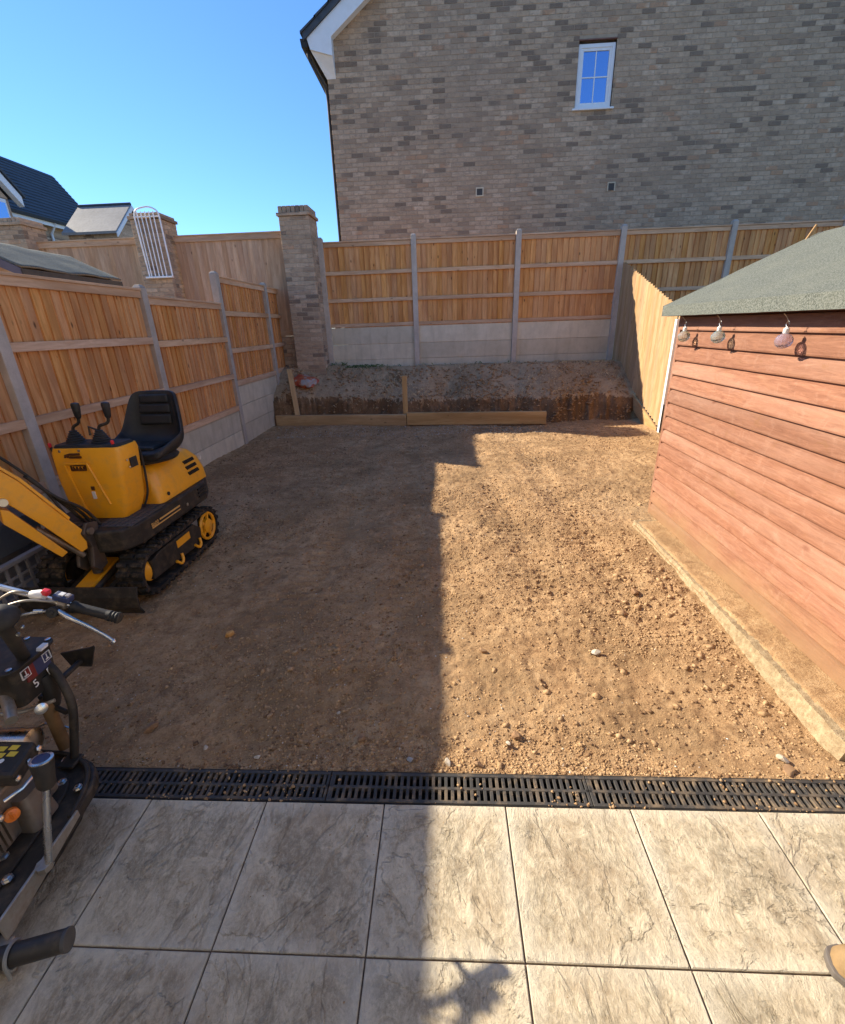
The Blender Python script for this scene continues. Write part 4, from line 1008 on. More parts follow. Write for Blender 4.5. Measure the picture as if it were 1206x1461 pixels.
# engine hood
def rrect(x0, x1, y0, y1, z, r, n=5):
    out = []
    for (cx_, cy_, a0) in ((x1 - r, y1 - r, 0), (x0 + r, y1 - r, 90), (x0 + r, y0 + r, 180), (x1 - r, y0 + r, 270)):
        for k in range(n + 1):
            a = R(a0 + 90 * k / n); out.append(Vector((cx_ + r * math.cos(a), cy_ + r * math.sin(a), z)))
    return out
hood = MB().loft([rrect(-2.60, -2.055, 3.00, 3.70, .513, .05), rrect(-2.60, -2.06, 3.00, 3.70, .60, .06), rrect(-2.59, -2.085, 3.01, 3.68, .70, .07), rrect(-2.575, -2.12, 3.03, 3.645, .765, .09), rrect(-2.55, -2.17, 3.06, 3.60, .795, .10), rrect(-2.48, -2.25, 3.15, 3.52, .802, .08)]).build('engine_hood', M['yellow'], dg, smooth=35)
lv = MB()
for r_ in range(3):
    for k in range(7):
        mt = Matrix.Translation((-2.086 + r_ * .0125, 3.43 + k * .022, .70 - r_ * .045)) @ Matrix.Rotation(R(-10), 4, 'Y') @ Matrix.Rotation(R(25), 4, 'X')
        lv.box(-.002, .010, -.006, .006, -.013, .013, mt)
lv.build('louvre_slots', M['channel'], hood)
MB().lathe([(.014, 0), (.014, .006), (.007, .008)], (-2.055, 3.10, .56), (1, 0, 0), 14).build('latch', M['blackplastic'], hood)
MB().box(-2.10, -2.075, 3.672, 3.678, .66, .70).build('rear_sticker', M['stickerwhite'], hood)
# control console
def quad(x0, x1, y0, y1, z, r): return rrect(x0, x1, y0, y1, z, r, 3)
con = MB().loft([quad(-2.50, -2.155, 2.745, 2.93, .515, .03), quad(-2.525, -2.115, 2.735, 2.955, .62, .03), quad(-2.54, -2.095, 2.735, 2.96, .80, .03), quad(-2.54, -2.075, 2.745, 2.96, .96, .03), quad(-2.53, -2.08, 2.755, 2.955, .995, .03)]).build('control_console', M['yellow'], dg, smooth=35)
# raised front panel rim and inset, decals
rim = MB()
P4 = [(-2.455, .90), (-2.30, .90), (-2.225, .62), (-2.40, .57)]
for a, b in ((0, 1), (1, 2), (3, 0)):
    rim.tube([(P4[a][0], 2.734, P4[a][1]), (P4[b][0], 2.734, P4[b][1])], .008, 6)
rim.build('panel_rim', M['yellow'], con, smooth=60)
for (x0, x1, z0, z1) in ((-2.405, -2.335, .953, .966), (-2.405, -2.33, .934, .947)):
    q = MB(); x = x0
    while x < x1: q.box(x, x + .0062, 2.7325, 2.746, z0, z1); x += .0078
    q.build('maker_lettering', M['stickerbrown'], con)
q = MB().prism([(-2.438, .938), (-2.432, .958), (-2.418, .962), (-2.411, .955), (-2.411, .938), (-2.417, .938), (-2.419, .946), (-2.428, .946), (-2.430, .938)], 2.7325, 2.746, 'Y').build('maker_emblem', M['stickerbrown'], con)
q = MB()
for (x0, x1, z0, z1) in ((-2.415, -2.315, .885, .888), (-2.415, -2.315, .852, .855), (-2.415, -2.412, .855, .885), (-2.318, -2.315, .855, .885)): q.box(x0, x1, 2.7295, 2.745, z0, z1)
for k in range(4): q.prism([(-2.408 + k * .023, .858), (-2.389 + k * .023, .858), (-2.3985 + k * .023, .880)], 2.7298, 2.745, 'Y')
q.build('warning_strip', M['stickerbrown'], con)
MB().box(-2.325, -2.305, 2.7285, 2.74, .66, .71).build('small_sticker', M['stickerwhite'], con)
MB().box(-2.320, -2.300, 2.7280, 2.74, .72, .745).build('small_sticker', M['stickerbrown'], con)
MB().box(-2.0835, -2.078, 2.83, 2.90, .84, .905).build('gauge_plate', M['blackplastic'], con)
for (x, z) in ((-2.47, .978), (-2.34, .980)): MB().lathe([(.009, 0), (.009, .005), (.004, .006)], (x, 2.752, z), (0, -1, 0), 10).build('bolt', M['steel'], con)
for (y, z) in ((2.80, .90), (2.81, .85)): MB().lathe([(.008, 0), (.008, .005), (.004, .006)], (-2.078, y, z), (1, 0, 0), 10).build('bolt', M['steel'], con)
MB().loft([quad(-2.53, -2.09, 2.76, 2.95, .996, .03), quad(-2.52, -2.10, 2.77, 2.94, 1.012, .03)]).build('console_top', M['blackplastic'], con, smooth=40)
for (x, tip) in ((-2.43, (-2.365, 2.86)), (-2.255, (-2.165, 2.86))):
    prof = []
    for k in range(6):
        r_ = .058 - k * .0075; prof += [(r_, .0 + k * .014), (r_ + .004, .005 + k * .014), (r_ - .004, .010 + k * .014)]
    lev = MB().lathe(prof, (x, 2.86, 1.01), (0, 0, 1), 18).build('lever_gaiter', M['blackplastic'], con, smooth=40)
    MB().tube([(x, 2.86, 1.08), (x + .01, 2.86, 1.115), (tip[0] - .005, tip[1], 1.135), (tip[0], tip[1], 1.19)], .0095, 8, smooth=4).build('lever_rod', M['blackpaint'], lev, smooth=50)
    MB().lathe([(.012, 0), (.018, .012), (.022, .05), (.025, .085), (.022, .098), (.008, .102)], (tip[0], tip[1], 1.165), (0.05, 0, 1), 14).build('lever_knob', M['vinyl'], lev, smooth=50)
MB().tube([(-2.255, 2.86, 1.085), (-2.30, 2.84, 1.115), (-2.305, 2.84, 1.06)], .008, 8).build('toggle_arm', M['blackpaint'], con)
for (x, y, z) in ((-2.125, 2.78, .985), (-2.565, 2.80, .97)):
    l_ = MB().tube([(x + .03, y, z - .09), (x, y, z + .03)], .008, 8).build('drive_lever', M['blackpaint'], con)
    MB().lathe([(.009, 0), (.011, .02), (.007, .028)], (x, y, z + .025), (0, 0, 1), 10).build('red_tip', M['red'], l_)
MB().tube([(-2.09, 2.93, .985), (-2.085, 2.962, .93), (-2.09, 2.966, .80), (-2.11, 2.966, .62), (-2.15, 2.94, .515)], .007, 8, smooth=4).build('hose', M['blackplastic'], con, smooth=50)
# seat: bucket shell with padded centre
def seat_sec(y, z, hw, side, th, tilt):
    # cross-section across X at position (y,z): U-shaped with side bolsters, th along the local normal
    out = []
    pts = [(-hw, side), (-hw * .9, side * .55), (-hw * .72, side * .12), (-hw * .35, 0), (hw * .35, 0), (hw * .72, side * .12), (hw * .9, side * .55), (hw, side)]
    cn, sn = math.cos(tilt), math.sin(tilt)
    for (a, h) in pts: out.append(Vector((-2.205 + a, y - sn * h, z + cn * h)))
    for (a, h) in pts[::-1]: hh = h - th; out.append(Vector((-2.205 + a * 1.02, y - sn * hh, z + cn * hh)))
    return out
secs = [seat_sec(3.02, .865, .17, .00, .03, R(0)), seat_sec(3.035, .885, .205, .012, .05, 0), seat_sec(3.12, .89, .225, .05, .06, R(2)), seat_sec(3.24, .88, .235, .09, .06, R(5)), seat_sec(3.33, .885, .24, .12, .06, R(22)), seat_sec(3.385, .925, .235, .12, .05, R(58)), seat_sec(3.41, 1.00, .225, .10, .045, R(80)), seat_sec(3.425, 1.10, .205, .07, .045, R(82)), seat_sec(3.44, 1.19, .185, .045, .045, R(82)), seat_sec(3.45, 1.245, .165, .02, .04, R(82)), seat_sec(3.455, 1.265, .12, .0, .025, R(82))]
st = MB().loft(secs).build('seat', M['vinyl'], dg, smooth=80)
st.modifiers.new('sub', 'SUBSURF').levels = 2; st.modifiers['sub'].render_levels = 2
def pad(y0, z0, y1, z1, hw, nm):
    mt = Matrix.Translation((-2.205, (y0 + y1) / 2, (z0 + z1) / 2)) @ Matrix.Rotation(math.atan2(z1 - z0, y1 - y0), 4, 'X')
    L = math.hypot(y1 - y0, z1 - z0); p = MB().box(-hw, hw, -L / 2, L / 2, -.012, .020, mt).build(nm, M['vinyl'], st, bevel=.014, seg=3)
pad(3.405, 1.015, 3.42, 1.09, .125, 'back_cushion'); pad(3.422, 1.098, 3.437, 1.165, .122, 'back_cushion'); pad(3.438, 1.17, 3.448, 1.235, .115, 'back_cushion'); pad(3.08, .895, 3.32, .89, .135, 'seat_cushion')
MB().lathe([(.20, 0), (.215, .02), (.19, .05)], (-2.22, 3.22, .795), (0, 0, 1), 26).build('seat_base', M['blackplastic'], dg, smooth=40)
# boom, swung to the left and raised
u = Vector((-0.6, -0.8, 0)); p0 = Vector((-2.285, 2.50, .47))
def bp(s, z): return p0 + u * s + Vector((0, 0, z))
side = Vector((-u.y, u.x, 0))
def plate_prism(poly, w):
    vs = [bp(a, b) - side * w for a, b in poly] + [bp(a, b) + side * w for a, b in poly]; n = len(poly)
    return MB().add(vs, [tuple(range(n))[::-1], tuple(range(n, 2 * n))] + [(i, (i + 1) % n, (i + 1) % n + n, i + n) for i in range(n)])
boom = plate_prism([(0, -.045), (.035, -.06), (.17, .17), (.32, .40), (.48, .58), (.78, .70), (1.05, .66), (1.05, .74), (.76, .82), (.40, .72), (.20, .45), (.07, .21), (-.015, .06)], .05).build('boom', M['yellow'], dg, bevel=.006)
plate_prism([(.045, .165), (.20, .455), (.40, .725), (.40, .738), (.19, .468), (.036, .180)], .056).build('boom_top_plate', M['yellow'], boom)
MB().tube([bp(.30, .36) - side * .075, bp(.30, .36) + side * .075], .022, 14).build('pivot_pin', M['steel'], boom, smooth=40)
plate_prism([(.10, -.035), (.135, -.055), (.33, .235), (.32, .32), (.285, .30)], .042).build('cylinder_guard', M['yellow'], boom, bevel=.005)
MB().tube([bp(.02, -.10), bp(.20, .15)], .018, 10).build('cylinder_rod', M['cast'], boom, smooth=40)
MB().tube([bp(.05, .2) + side * .03, bp(.10, .38), bp(.25, .62), bp(.45, .82)], .008, 8, smooth=4).build('hose', M['blackplastic'], boom, smooth=50)
q = MB()
cs = (bp(.155, .285) - side * .0515); 
ax_s = (u * math.cos(R(57)) + Vector((0, 0, math.sin(R(57)))))
ay_s = Vector((0, 0, 1)) * math.cos(R(57)) - u * math.sin(R(57))
for k in range(4):
    c = cs + ax_s * (k - 1.5) * .028
    q.add([c - side * .001 - ax_s * .010 - ay_s * .012, c - side * .001 + ax_s * .010 - ay_s * .012, c - side * .001 + ay_s * .012], [(0, 1, 2)])
q.build('warning_strip', M['stickerbrown'], boom)
plate_prism([(.92, .72), (1.06, .76), (1.22, .10), (1.16, .08)], .04).build('dipper_arm', M['yellow'], boom, bevel=.006)
plate_prism([(1.10, .12), (1.26, .10), (1.34, -.10), (1.26, -.30), (1.05, -.34), (1.00, -.30), (1.12, -.14)], .14).build('bucket', M['blackpaint'], boom, bevel=.01)
M['greasy'] = mat_plain('greasy_steel', (0.10, 0.08, 0.065), .45, .5, var=.35, bump=.3, dirt=(.2, .13, .08), damt=.6, dscale=20)
for xk in (-2.335, -2.240): MB().prism([(2.45, .30), (2.50, .25), (2.57, .27), (2.56, .44), (2.59, .56), (2.50, .585), (2.455, .53), (2.49, .42)], xk - .012, xk + .012, 'X').build('swing_bracket', M['greasy'], dg, bevel=.006)
MB().tube([(-2.2875, 2.535, .22), (-2.2875, 2.535, .56)], .030, 14).build('king_pin', M['greasy'], dg, smooth=40)
for k, off in enumerate((-.05, 0.0, .05)):
    MB().tube([(-2.30 + off, 2.66, .47), (-2.29 + off * .6, 2.55, .63 + k * .02), bp(.06, .30) + side * off * .5, bp(.16, .46) + side * off * .5], .010, 8, smooth=5).build('hydraulic_hose', M['blackplastic'], dg, smooth=50)
MB().tube([(-2.36, 2.50, .53), (-2.21, 2.50, .53)], .022, 14).build('boom_pin', M['cast'], dg, smooth=40)

# ================================================================== CRATE AND TUB behind the digger
cr = tag(empty('plastic_crate'), 'grey lattice plastic crate on the soil beside the left digger track', 'crate')
cx0, cx1, cy0, cy1, cz = -3.14, -2.86, 2.15, 2.98, .30
q = MB()
q.box(cx0, cx1, cy0, cy1, .0, .02).box(cx0, cx0 + .02, cy0, cy1, .02, cz - .03).box(cx0 + .02, cx1 - .02, cy0, cy0 + .02, .02, cz - .03).box(cx0 + .02, cx1 - .02, cy1 - .02, cy1, .02, cz - .03)
q.build('body', M['crate'], cr)
MB().box(cx0 - .01, cx0 + .03, cy0 - .01, cy1 + .01, cz - .03, cz).box(cx1 - .03, cx1 + .012, cy0 - .01, cy1 + .01, cz - .03, cz).box(cx0 + .03, cx1 - .03, cy0 - .01, cy0 + .03, cz - .031, cz - .001).box(cx0 + .03, cx1 - .03, cy1 - .03, cy1 + .01, cz - .031, cz - .001).build('rim', M['crate'], cr, bevel=.005)
for k in range(11):
    y = cy0 + .01 + k * .08; MB().box(cx1 - .012, cx1, y - .009, y + .009, .02, cz - .03).build('slat', M['crate'], cr)
for z in (.055, .12, .185): MB().box(cx1 - .010, cx1 - .002, cy0, cy1, z - .008, z + .008).build('slat', M['crate'], cr)
tb = MB().loft([rrect(-3.16, -2.96, 2.1, 2.92, .302, .03), rrect(-3.185, -2.93, 2.06, 2.95, .52, .03)]).build('plastic_tub', M['tub'], smooth=40); tag(tb, 'dark grey tub standing on the lattice crate', 'tub')

# ================================================================== WALK-BEHIND MACHINE at the left edge
mc = tag(empty('walk_behind_machine'), 'black petrol engined walk behind machine with handlebar and gear lever at the left edge', 'machine')
dpoly = [(-1.95, .38), (-1.30, .62), (-1.250, .74), (-1.268, .98)]
for k in range(7): a = R(0 + 15 * k); dpoly.append((-1.435 + .155 * math.cos(a), 1.06 + .155 * math.sin(a)))
dpoly += [(-1.60, 1.23), (-1.95, 1.22)]
deck = MB().prism(dpoly, .105, .155, 'Z').build('deck', M['blackpaint'], mc, bevel=.012, seg=3)
d2 = [(-1.95 + (x + 1.95) * .90, .80 + (y - .80) * .86) for x, y in dpoly]
MB().prism(d2, .156, .166, 'Z').build('top_plate', M['blackpaint'], deck, bevel=.004)
MB().prism([(x - .06 if x > -1.6 else x, .80 + (y - .80) * .9) for x, y in dpoly], .006, .104, 'Z').build('base_plate', M['blackpaint'], deck, bevel=.015)
lip = MB().tube([(-1.62, 1.225, .165), (-1.45, 1.212, .168), (-1.345, 1.165, .168), (-1.292, 1.075, .165), (-1.275, .98, .158)], .009, 8, smooth=4).build('deck_lip', M['blackpaint'], deck, smooth=50)
for (x, y) in ((-1.397, 1.099), (-1.321, 1.079), (-1.454, 1.19), (-1.385, .85), (-1.316, .789), (-1.379, .76)):
    MB().lathe([(.016, 0), (.016, .003), (.011, .0031), (.011, .010), (.006, .012)], (x, y, .164), (0, 0, 1), 6).build('bolt', M['steel'], deck)
MB().prism([(.675, .10), (.675, .175), (.98, .195), (.98, .17), (.70, .10)], -1.243, -1.235, 'X').build('side_bar', M['galv'], deck, bevel=.002)
MB().box(-1.30, -1.225, .64, .69, .004, .10).build('foot', M['cast'], deck, bevel=.006)
# gear lever
MB().tube([(-1.215, .825, .17), (-1.205, .86, .30), (-1.20, .905, .43)], .0105, 10).build('gear_lever', M['steel'], mc, smooth=50)
kb = MB().lathe([(.018, 0), (.024, .01), (.026, .05), (.030, .085), (.030, .092)], (-1.20, .902, .41), (0, .18, 1), 20).build('gear_knob', M['blackplastic'], mc, smooth=40)
MB().lathe([(.030, .0), (.030, .004), (.024, .005)], Vector((-1.20, .902, .41)) + Vector((0, .18, 1)).normalized() * .0925, (0, .18, 1), 24).build('knob_ring', M['steel'], kb, smooth=30)
MB().lathe([(.0235, .0), (.020, .004), (.006, .006)], Vector((-1.20, .902, .41)) + Vector((0, .18, 1)).normalized() * .096, (0, .18, 1), 20).build('knob_badge', M['stickerblue'], kb, smooth=40)
MB().lathe([(.022, 0), (.022, .02)], (-1.225, .822, .165), (0, 0, 1), 8).build('lever_pivot', M['galv'], mc)
# engine
en = MB().box(-1.95, -1.385, .86, 1.08, .166, .36).build('engine', M['cast'], mc, bevel=.012)
MB().prism([(-1.95, .93), (-1.335, .932), (-1.372, 1.060), (-1.95, 1.058)], .361, .415, 'Z').build('engine_cover', M['blackpaint'], en, bevel=.012)
for i, (x, y) in enumerate(((-1.455, 1.024), (-1.418, 1.030), (-1.440, 1.000), (-1.403, 1.006))): MB().box(x - .014, x + .014, y - .009, y + .009, .4165, .4175).build('warning_sticker', M['stickeryellow'], en)
for (x, y) in ((-1.418, .980), (-1.432, .962)): MB().lathe([(.009, 0), (.009, .001)], (x, y, .4155), (0, 0, 1), 14).build('symbol_sticker', M['stickerwhite'], en)
for k in range(6): MB().box(-1.40, -1.370, .80 + k * .016, .809 + k * .016, .19, .33).build('cooling_fin', M['cast'], en)
for (x, y, z) in ((-1.345, .945, .385), (-1.352, 1.0, .39), (-1.365, 1.05, .39), (-1.36, .87, .31), (-1.365, .95, .28)): MB().lathe([(.010, 0), (.010, .008), (.005, .010)], (x, y, z), (1, 0, .4), 6).build('engine_bolt', M['steel'], en)
MB().tube([(-1.36, .90, .345), (-1.335, .94, .35), (-1.335, .98, .352)], .006, 8).build('fuel_pipe', M['steel'], en, smooth=40)
MB().loft([rrect(-1.42, -1.335, .92, 1.02, .166, .02), rrect(-1.41, -1.345, .93, 1.01, .30, .02)]).build('gearbox', M['cast'], en, smooth=40)
MB().lathe([(.010, 0), (.020, .006), (.020, .022), (.012, .026)], (-1.368, .905, .285), (.9, -.5, .2), 12).build('dipstick_cap', M['orange'], en, smooth=40)
MB().box(-1.350, -1.336, .886, .892, .284, .306).build('dipstick_tab', M['orange'], en)
MB().lathe([(.006, -.08), (.050, -.075), (.052, 0), (.050, .075), (.02, .085)], (-1.605, 1.17, .275), (1, .05, 0), 22).build('air_can', M['steel'], en, smooth=40)
MB().tube([(-1.50, 1.245, .17), (-1.505, 1.25, .40)], .022, 12).build('exhaust', mat_plain('rusty_pipe', (0.20, 0.12, 0.055), .7, .3, var=.3), en, smooth=40)
MB().tube([(-1.62, 1.23, .22), (-1.58, 1.27, .27), (-1.46, 1.26, .25), (-1.41, 1.235, .26)], .004, 6, smooth=3).build('wire', M['steel'], en)
# control box with stickers
bx = MB().loft([rrect(-1.86, -1.487, 1.16, 1.325, .452, .025), rrect(-1.87, -1.475, 1.155, 1.335, .60, .025)]).build('control_box', M['blackpaint'], mc, smooth=40)
MB().loft([rrect(-1.88, -1.462, 1.140, 1.350, .602, .04), rrect(-1.88, -1.462, 1.140, 1.350, .612, .04)]).build('box_lid', M['blackpaint'], bx, bevel=.003)
for (x, y) in ((-1.485, 1.330), (-1.485, 1.165), (-1.57, 1.335)): MB().lathe([(.008, 0), (.010, .006), (.005, .007)], (x, y, .612), (0, 0, 1), 8).build('lid_screw', M['steel'], bx)
MB().prism([(1.265, .613), (1.295, .613), (1.300, .623), (1.270, .623)], -1.475, -1.455, 'X').build('lid_tab', M['stickerwhite'], bx)
sxx = -1.4765
def stk(y0, y1, z0, z1, mt, d=0.0):
    MB().box(sxx - .02, sxx + .002 + d, y0, y1, z0, z1).build('sticker', M[mt], bx)
stk(1.20, 1.238, .530, .585, 'stickerred'); stk(1.238, 1.30, .530, .585, 'stickerblue', .0004)
for y in (1.185, 1.275):
    q = MB(); 
    for (a, b, c, d) in ((0, .034, 0, .002), (0, .034, .032, .034), (0, .002, .002, .032), (.032, .034, .002, .032), (.010, .024, .006, .010), (.016, .019, .010, .028)): q.box(sxx - .01, sxx + .0035, y + a, y + b, .552 + c, .552 + d)
    q.build('pictogram', M['stickerwhite'], bx)
for (s_t, y, z) in (('5', 1.220, .508), ('R', 1.283, .512)):
    me = text_mesh(s_t, .042); me.materials.append(M['stickerwhite']); link('marking', me, bx, (sxx + .0030, y, z), (R(90), R(-8), R(90)))
MB().lathe([(.006, 0), (.020, .001), (.020, .006), (.010, .010)], (-1.44, 1.172, .440), (.8, -.5, .2), 16).build('key_switch', M['steel'], mc, smooth=40)
MB().tube([(-1.56, 1.18, .50), (-1.49, 1.12, .485), (-1.455, 1.085, .475)], .018, 12).build('cable_gland', M['galv'], mc, smooth=40)
MB().tube([(-1.60, 1.15, .43), (-1.50, 1.17, .425), (-1.42, 1.21, .44)], .007, 8, smooth=3).build('linkage', M['galv'], mc, smooth=40)
# tubular guard
MB().tube([(-1.60, 1.31, .56), (-1.47, 1.295, .53), (-1.395, 1.245, .40), (-1.405, 1.225, .30), (-1.425, 1.195, .168)], .0145, 12, smooth=5).build('guard_tube', M['blackpaint'], mc, smooth=50)
MB().box(-1.455, -1.395, 1.15, 1.21, .166, .178).build('guard_foot', M['blackpaint'], mc, bevel=.004)
MB().tube([(-1.50, 1.27, .50), (-1.49, 1.275, .42), (-1.51, 1.27, .36)], .028, 12, smooth=3).build('bellows_hose', M['blackplastic'], mc, smooth=50)
MB().tube([(-1.50, 1.265, .355), (-1.43, 1.24, .352)], .010, 8).build('stub_lever', M['blackplastic'], mc, smooth=50)
MB().prism([(-1.66, .40), (-1.52, .43), (-1.50, .44), (-1.50, .425), (-1.54, .33), (-1.63, .33)], 1.51, 1.52, 'Y').build('mud_plate', M['blackpaint'], mc, bevel=.003)
MB().tube([(-1.58, 1.30, .36), (-1.58, 1.515, .36)], .012, 8).build('mud_plate_stay', M['blackpaint'], mc)
# steering column and handlebar (the bar slopes down towards its grip)
MB().tube([(-1.72, 1.26, .60), (-1.72, 1.22, .97)], .022, 12).build('column', M['blackpaint'], mc, smooth=40)
MB().lathe([(.004, .030), (.024, .026), (.040, .014), (.050, -.002), (.047, -.012), (.020, -.018)], (-1.335, 1.085, .885), (.30, -.28, 1), 24).build('headlamp_cap', M['blackplastic'], mc, smooth=50)
MB().tube([(-1.345, 1.09, .875), (-1.38, 1.13, .78), (-1.50, 1.24, .61)], .020, 12, smooth=4).build('cap_stem', M['blackplastic'], mc, smooth=50)
hbm = MB().tube([(-1.72, 1.22, .97), (-1.55, 1.205, .955), (-1.425, 1.198, .92), (-1.26, 1.201, .865), (-1.195, 1.20, .843)], .0105, 12, smooth=4).build('handlebar', M['steel'], mc, smooth=50)
ga_, gb_ = Vector((-1.210, 1.20, .847)), Vector((-1.068, 1.201, .801)); gd = gb_ - ga_
rr_ = []; pp_ = []
for k in range(29):
    t = k / 28; pp_.append(ga_ + gd * t); rr_.append(.0155 + (.0030 if k in (0, 1, 2, 27, 28) else 0) + (.0018 if k in (22, 23, 25) else 0) + (.0007 if k % 2 else 0))
grip = MB().tube(pp_, rr_, 18).build('grip', mat_plain('grip_rubber', (0.016, 0.015, 0.014), .6, var=.3, bump=.3, bscale=120, spec=.35, dirt=(.12, .09, .06), damt=.3), hbm, smooth=30)
MB().lathe([(.0165, 0), (.0185, .002), (.015, .005), (.004, .006)], gb_, gd, 16).build('grip_end', M['blackplastic'], grip, smooth=30)
lev = MB().tube([(-1.225, 1.165, .852), (-1.184, 1.152, .835), (-1.144, 1.160, .800), (-1.105, 1.168, .758), (-1.087, 1.170, .735)], [.0085, .0080, .0070, .0060, .0062], 8, smooth=3)
lev.build('brake_lever', M['steel'], hbm, smooth=50)
MB().lathe([(.004, -.006), (.0085, -.003), (.0085, .004), (.004, .007)], (-1.086, 1.170, .733), (.4, .1, -.8), 10).build('lever_tip', M['steel'], hbm, smooth=50)
MB().lathe([(.005, -.014), (.017, -.011), (.017, .010), (.009, .012), (.008, .015), (.003, .016)], (-1.240, 1.160, .852), (.2, -.9, .35), 18).build('lever_clamp', M['blackplastic'], hbm, smooth=40)
MB().lathe([(.010, -.014), (.015, -.010), (.015, .010), (.010, .014)], (-1.235, 1.195, .858), (1, 0, -.33), 14).build('clamp_band', M['cast'], hbm, smooth=40)
rotb = Matrix.Rotation(R(18), 4, 'Y')
MB().box(-.026, .026, -.014, .014, -.008, .012, Matrix.Translation((-1.228, 1.198, .880)) @ rotb).build('switch_block', M['stickerblue'], hbm, bevel=.003)
MB().box(-.010, .004, -.008, .008, .012, .0155, Matrix.Translation((-1.228, 1.198, .880)) @ rotb).build('switch_label', M['stickerwhite'], hbm)
MB().box(.010, .022, -.008, .008, .010, .018, Matrix.Translation((-1.228, 1.198, .880)) @ rotb).build('switch_button', M['crate'], hbm, bevel=.002)
MB().lathe([(.008, -.028), (.013, -.022), (.0165, .0), (.015, .018)], (-1.295, 1.188, .898), (1, .1, -.1), 14).build('kill_switch_body', M['stickerwhite'], hbm, smooth=40)
MB().box(-.011, .011, -.010, .010, -.008, .010, Matrix.Translation((-1.270, 1.190, .905)) @ rotb).build('kill_switch', M['red'], hbm, bevel=.004)
for (a, b, c, d) in (((-1.25, 1.165, .855), (-1.293, 1.120, .872), (-1.36, 1.10, .86), (-1.43, 1.13, .78)), ((-1.25, 1.190, .870), (-1.300, 1.150, .905), (-1.37, 1.13, .89), (-1.46, 1.15, .80)), ((-1.31, 1.19, .90), (-1.35, 1.17, .925), (-1.42, 1.16, .89), (-1.50, 1.18, .78))):
    MB().tube([a, b, c, d], .0042, 8, smooth=5).build('control_cable', M['galv'], hbm, smooth=50)
MB().tube([(-1.262, 1.150, .862), (-1.282, 1.140, .868)], .007, 10).build('cable_adjuster', M['steel'], hbm, smooth=40)
for (x, y, z) in ((-1.289, 1.098, .84), (-1.331, 1.113, .80), (-1.195, 1.16, .835)): MB().lathe([(.006, 0), (.006, .006), (.003, .007)], (x, y, z), (.2, -.5, 1), 8).build('bolt', M['steel'], hbm)
# near push bar
pb = MB().tube([(-1.70, .50, .16), (-1.45, .42, .34), (-1.10, .455, .435), (-.825, .528, .45)], .0215, 18, smooth=5).build('push_bar', M['blackpaint'], mc, smooth=50)
dv = (Vector((-.825, .528, .45)) - Vector((-1.10, .455, .435))).normalized()
MB().lathe([(.0228, -.004), (.0228, .003), (.017, .005)], (-.825, .528, .45), dv, 20).build('end_cap', mat_plain('cap_plastic', (0.055, 0.052, 0.048), .6), pb, smooth=40)
ctr = Vector((-.825, .528, .45)) - dv * .105
a1 = dv.cross(Vector((0, 0, 1))).normalized(); a2 = dv.cross(a1)
MB().tube([ctr + (a1 * math.cos(t * math.pi / 10) + a2 * math.sin(t * math.pi / 10)) * .025 for t in range(21)] + [ctr + a1 * .027 + Vector((0, 0, -.03))], .004, 6, cap=False).build('cable_tie', mat_plain('tie_plastic', (0.20, 0.19, 0.17), .5), pb, smooth=50)

# ================================================================== BOOT at the right edge
bt = tag(empty('work_boot'), 'tan work boot standing on the patio at the right edge', 'boot')
def bsec(s, w, h, z0=0.022):   # section across the boot at distance s from the toe, pointing along +dir
    d_ = Vector((.93, -.36, 0)); n_ = Vector((.36, .93, 0)); o_ = Vector((1.030, .735, 0)) + d_ * s
    return [o_ + n_ * (w * math.cos(a)) + Vector((0, 0, z0 + max(0, h * math.sin(a)) if math.sin(a) > 0 else z0)) for a in [2 * math.pi * k / 16 for k in range(16)]]
MB().loft([bsec(.0, .012, .025), bsec(.008, .030, .042), bsec(.03, .043, .056), bsec(.07, .049, .066), bsec(.12, .048, .085), bsec(.16, .044, .115), bsec(.19, .043, .15), bsec(.24, .042, .17), bsec(.285, .036, .17), bsec(.30, .02, .16)]).build('upper', M['boot'], bt, smooth=60)
def ssec(s, w, z): 
    d_ = Vector((.93, -.36, 0)); n_ = Vector((.36, .93, 0)); o_ = Vector((1.030, .735, 0)) + d_ * s
    return [o_ - n_ * w + Vector((0, 0, .002)), o_ + n_ * w + Vector((0, 0, .002)), o_ + n_ * w + Vector((0, 0, z)), o_ - n_ * w + Vector((0, 0, z))]
MB().loft([ssec(-.010, .010, .022), ssec(-.002, .032, .024), ssec(.025, .049, .024), ssec(.08, .055, .024), ssec(.17, .045, .026), ssec(.26, .045, .030), ssec(.31, .022, .030)]).build('sole', M['sole'], bt, bevel=.003)

# ================================================================== STONES AND CLODS
ico = bmesh.new(); bmesh.ops.create_icosphere(ico, subdivisions=2, radius=1); ICO_V = np.array([v.co[:] for v in ico.verts]); ICO_F = [tuple(v.index for v in f.verts) for f in ico.faces]; ico.free()
def soil_at(x, y): return float(soil_z(np.array([x]), np.array([y]))[0])
def stone(x, y, size, sq, mt, label, seed):
    r = np.random.default_rng(seed); P = ICO_V.copy()
    for k in range(13):   # facets: clip against random planes
        nn = r.normal(size=3); nn /= np.linalg.norm(nn); d_ = P @ nn; lim = r.uniform(.45, .8); P = P - np.outer(np.clip(d_ - lim, 0, None), nn)
    P = P * np.array([1, r.uniform(.6, .9), sq]) * size
    me = bpy.data.meshes.new('stone'); me.from_pydata(P.tolist(), [], ICO_F); me.materials.append(M[mt]); me.shade_smooth(); me.set_sharp_from_angle(angle=R(14))
    o = link('stone', me, None, (x, y, soil_at(x, y) + size * sq * .45), (0, 0, r.uniform(0, 6))); tag(o, label, 'stone', 'loose stones on the soil')
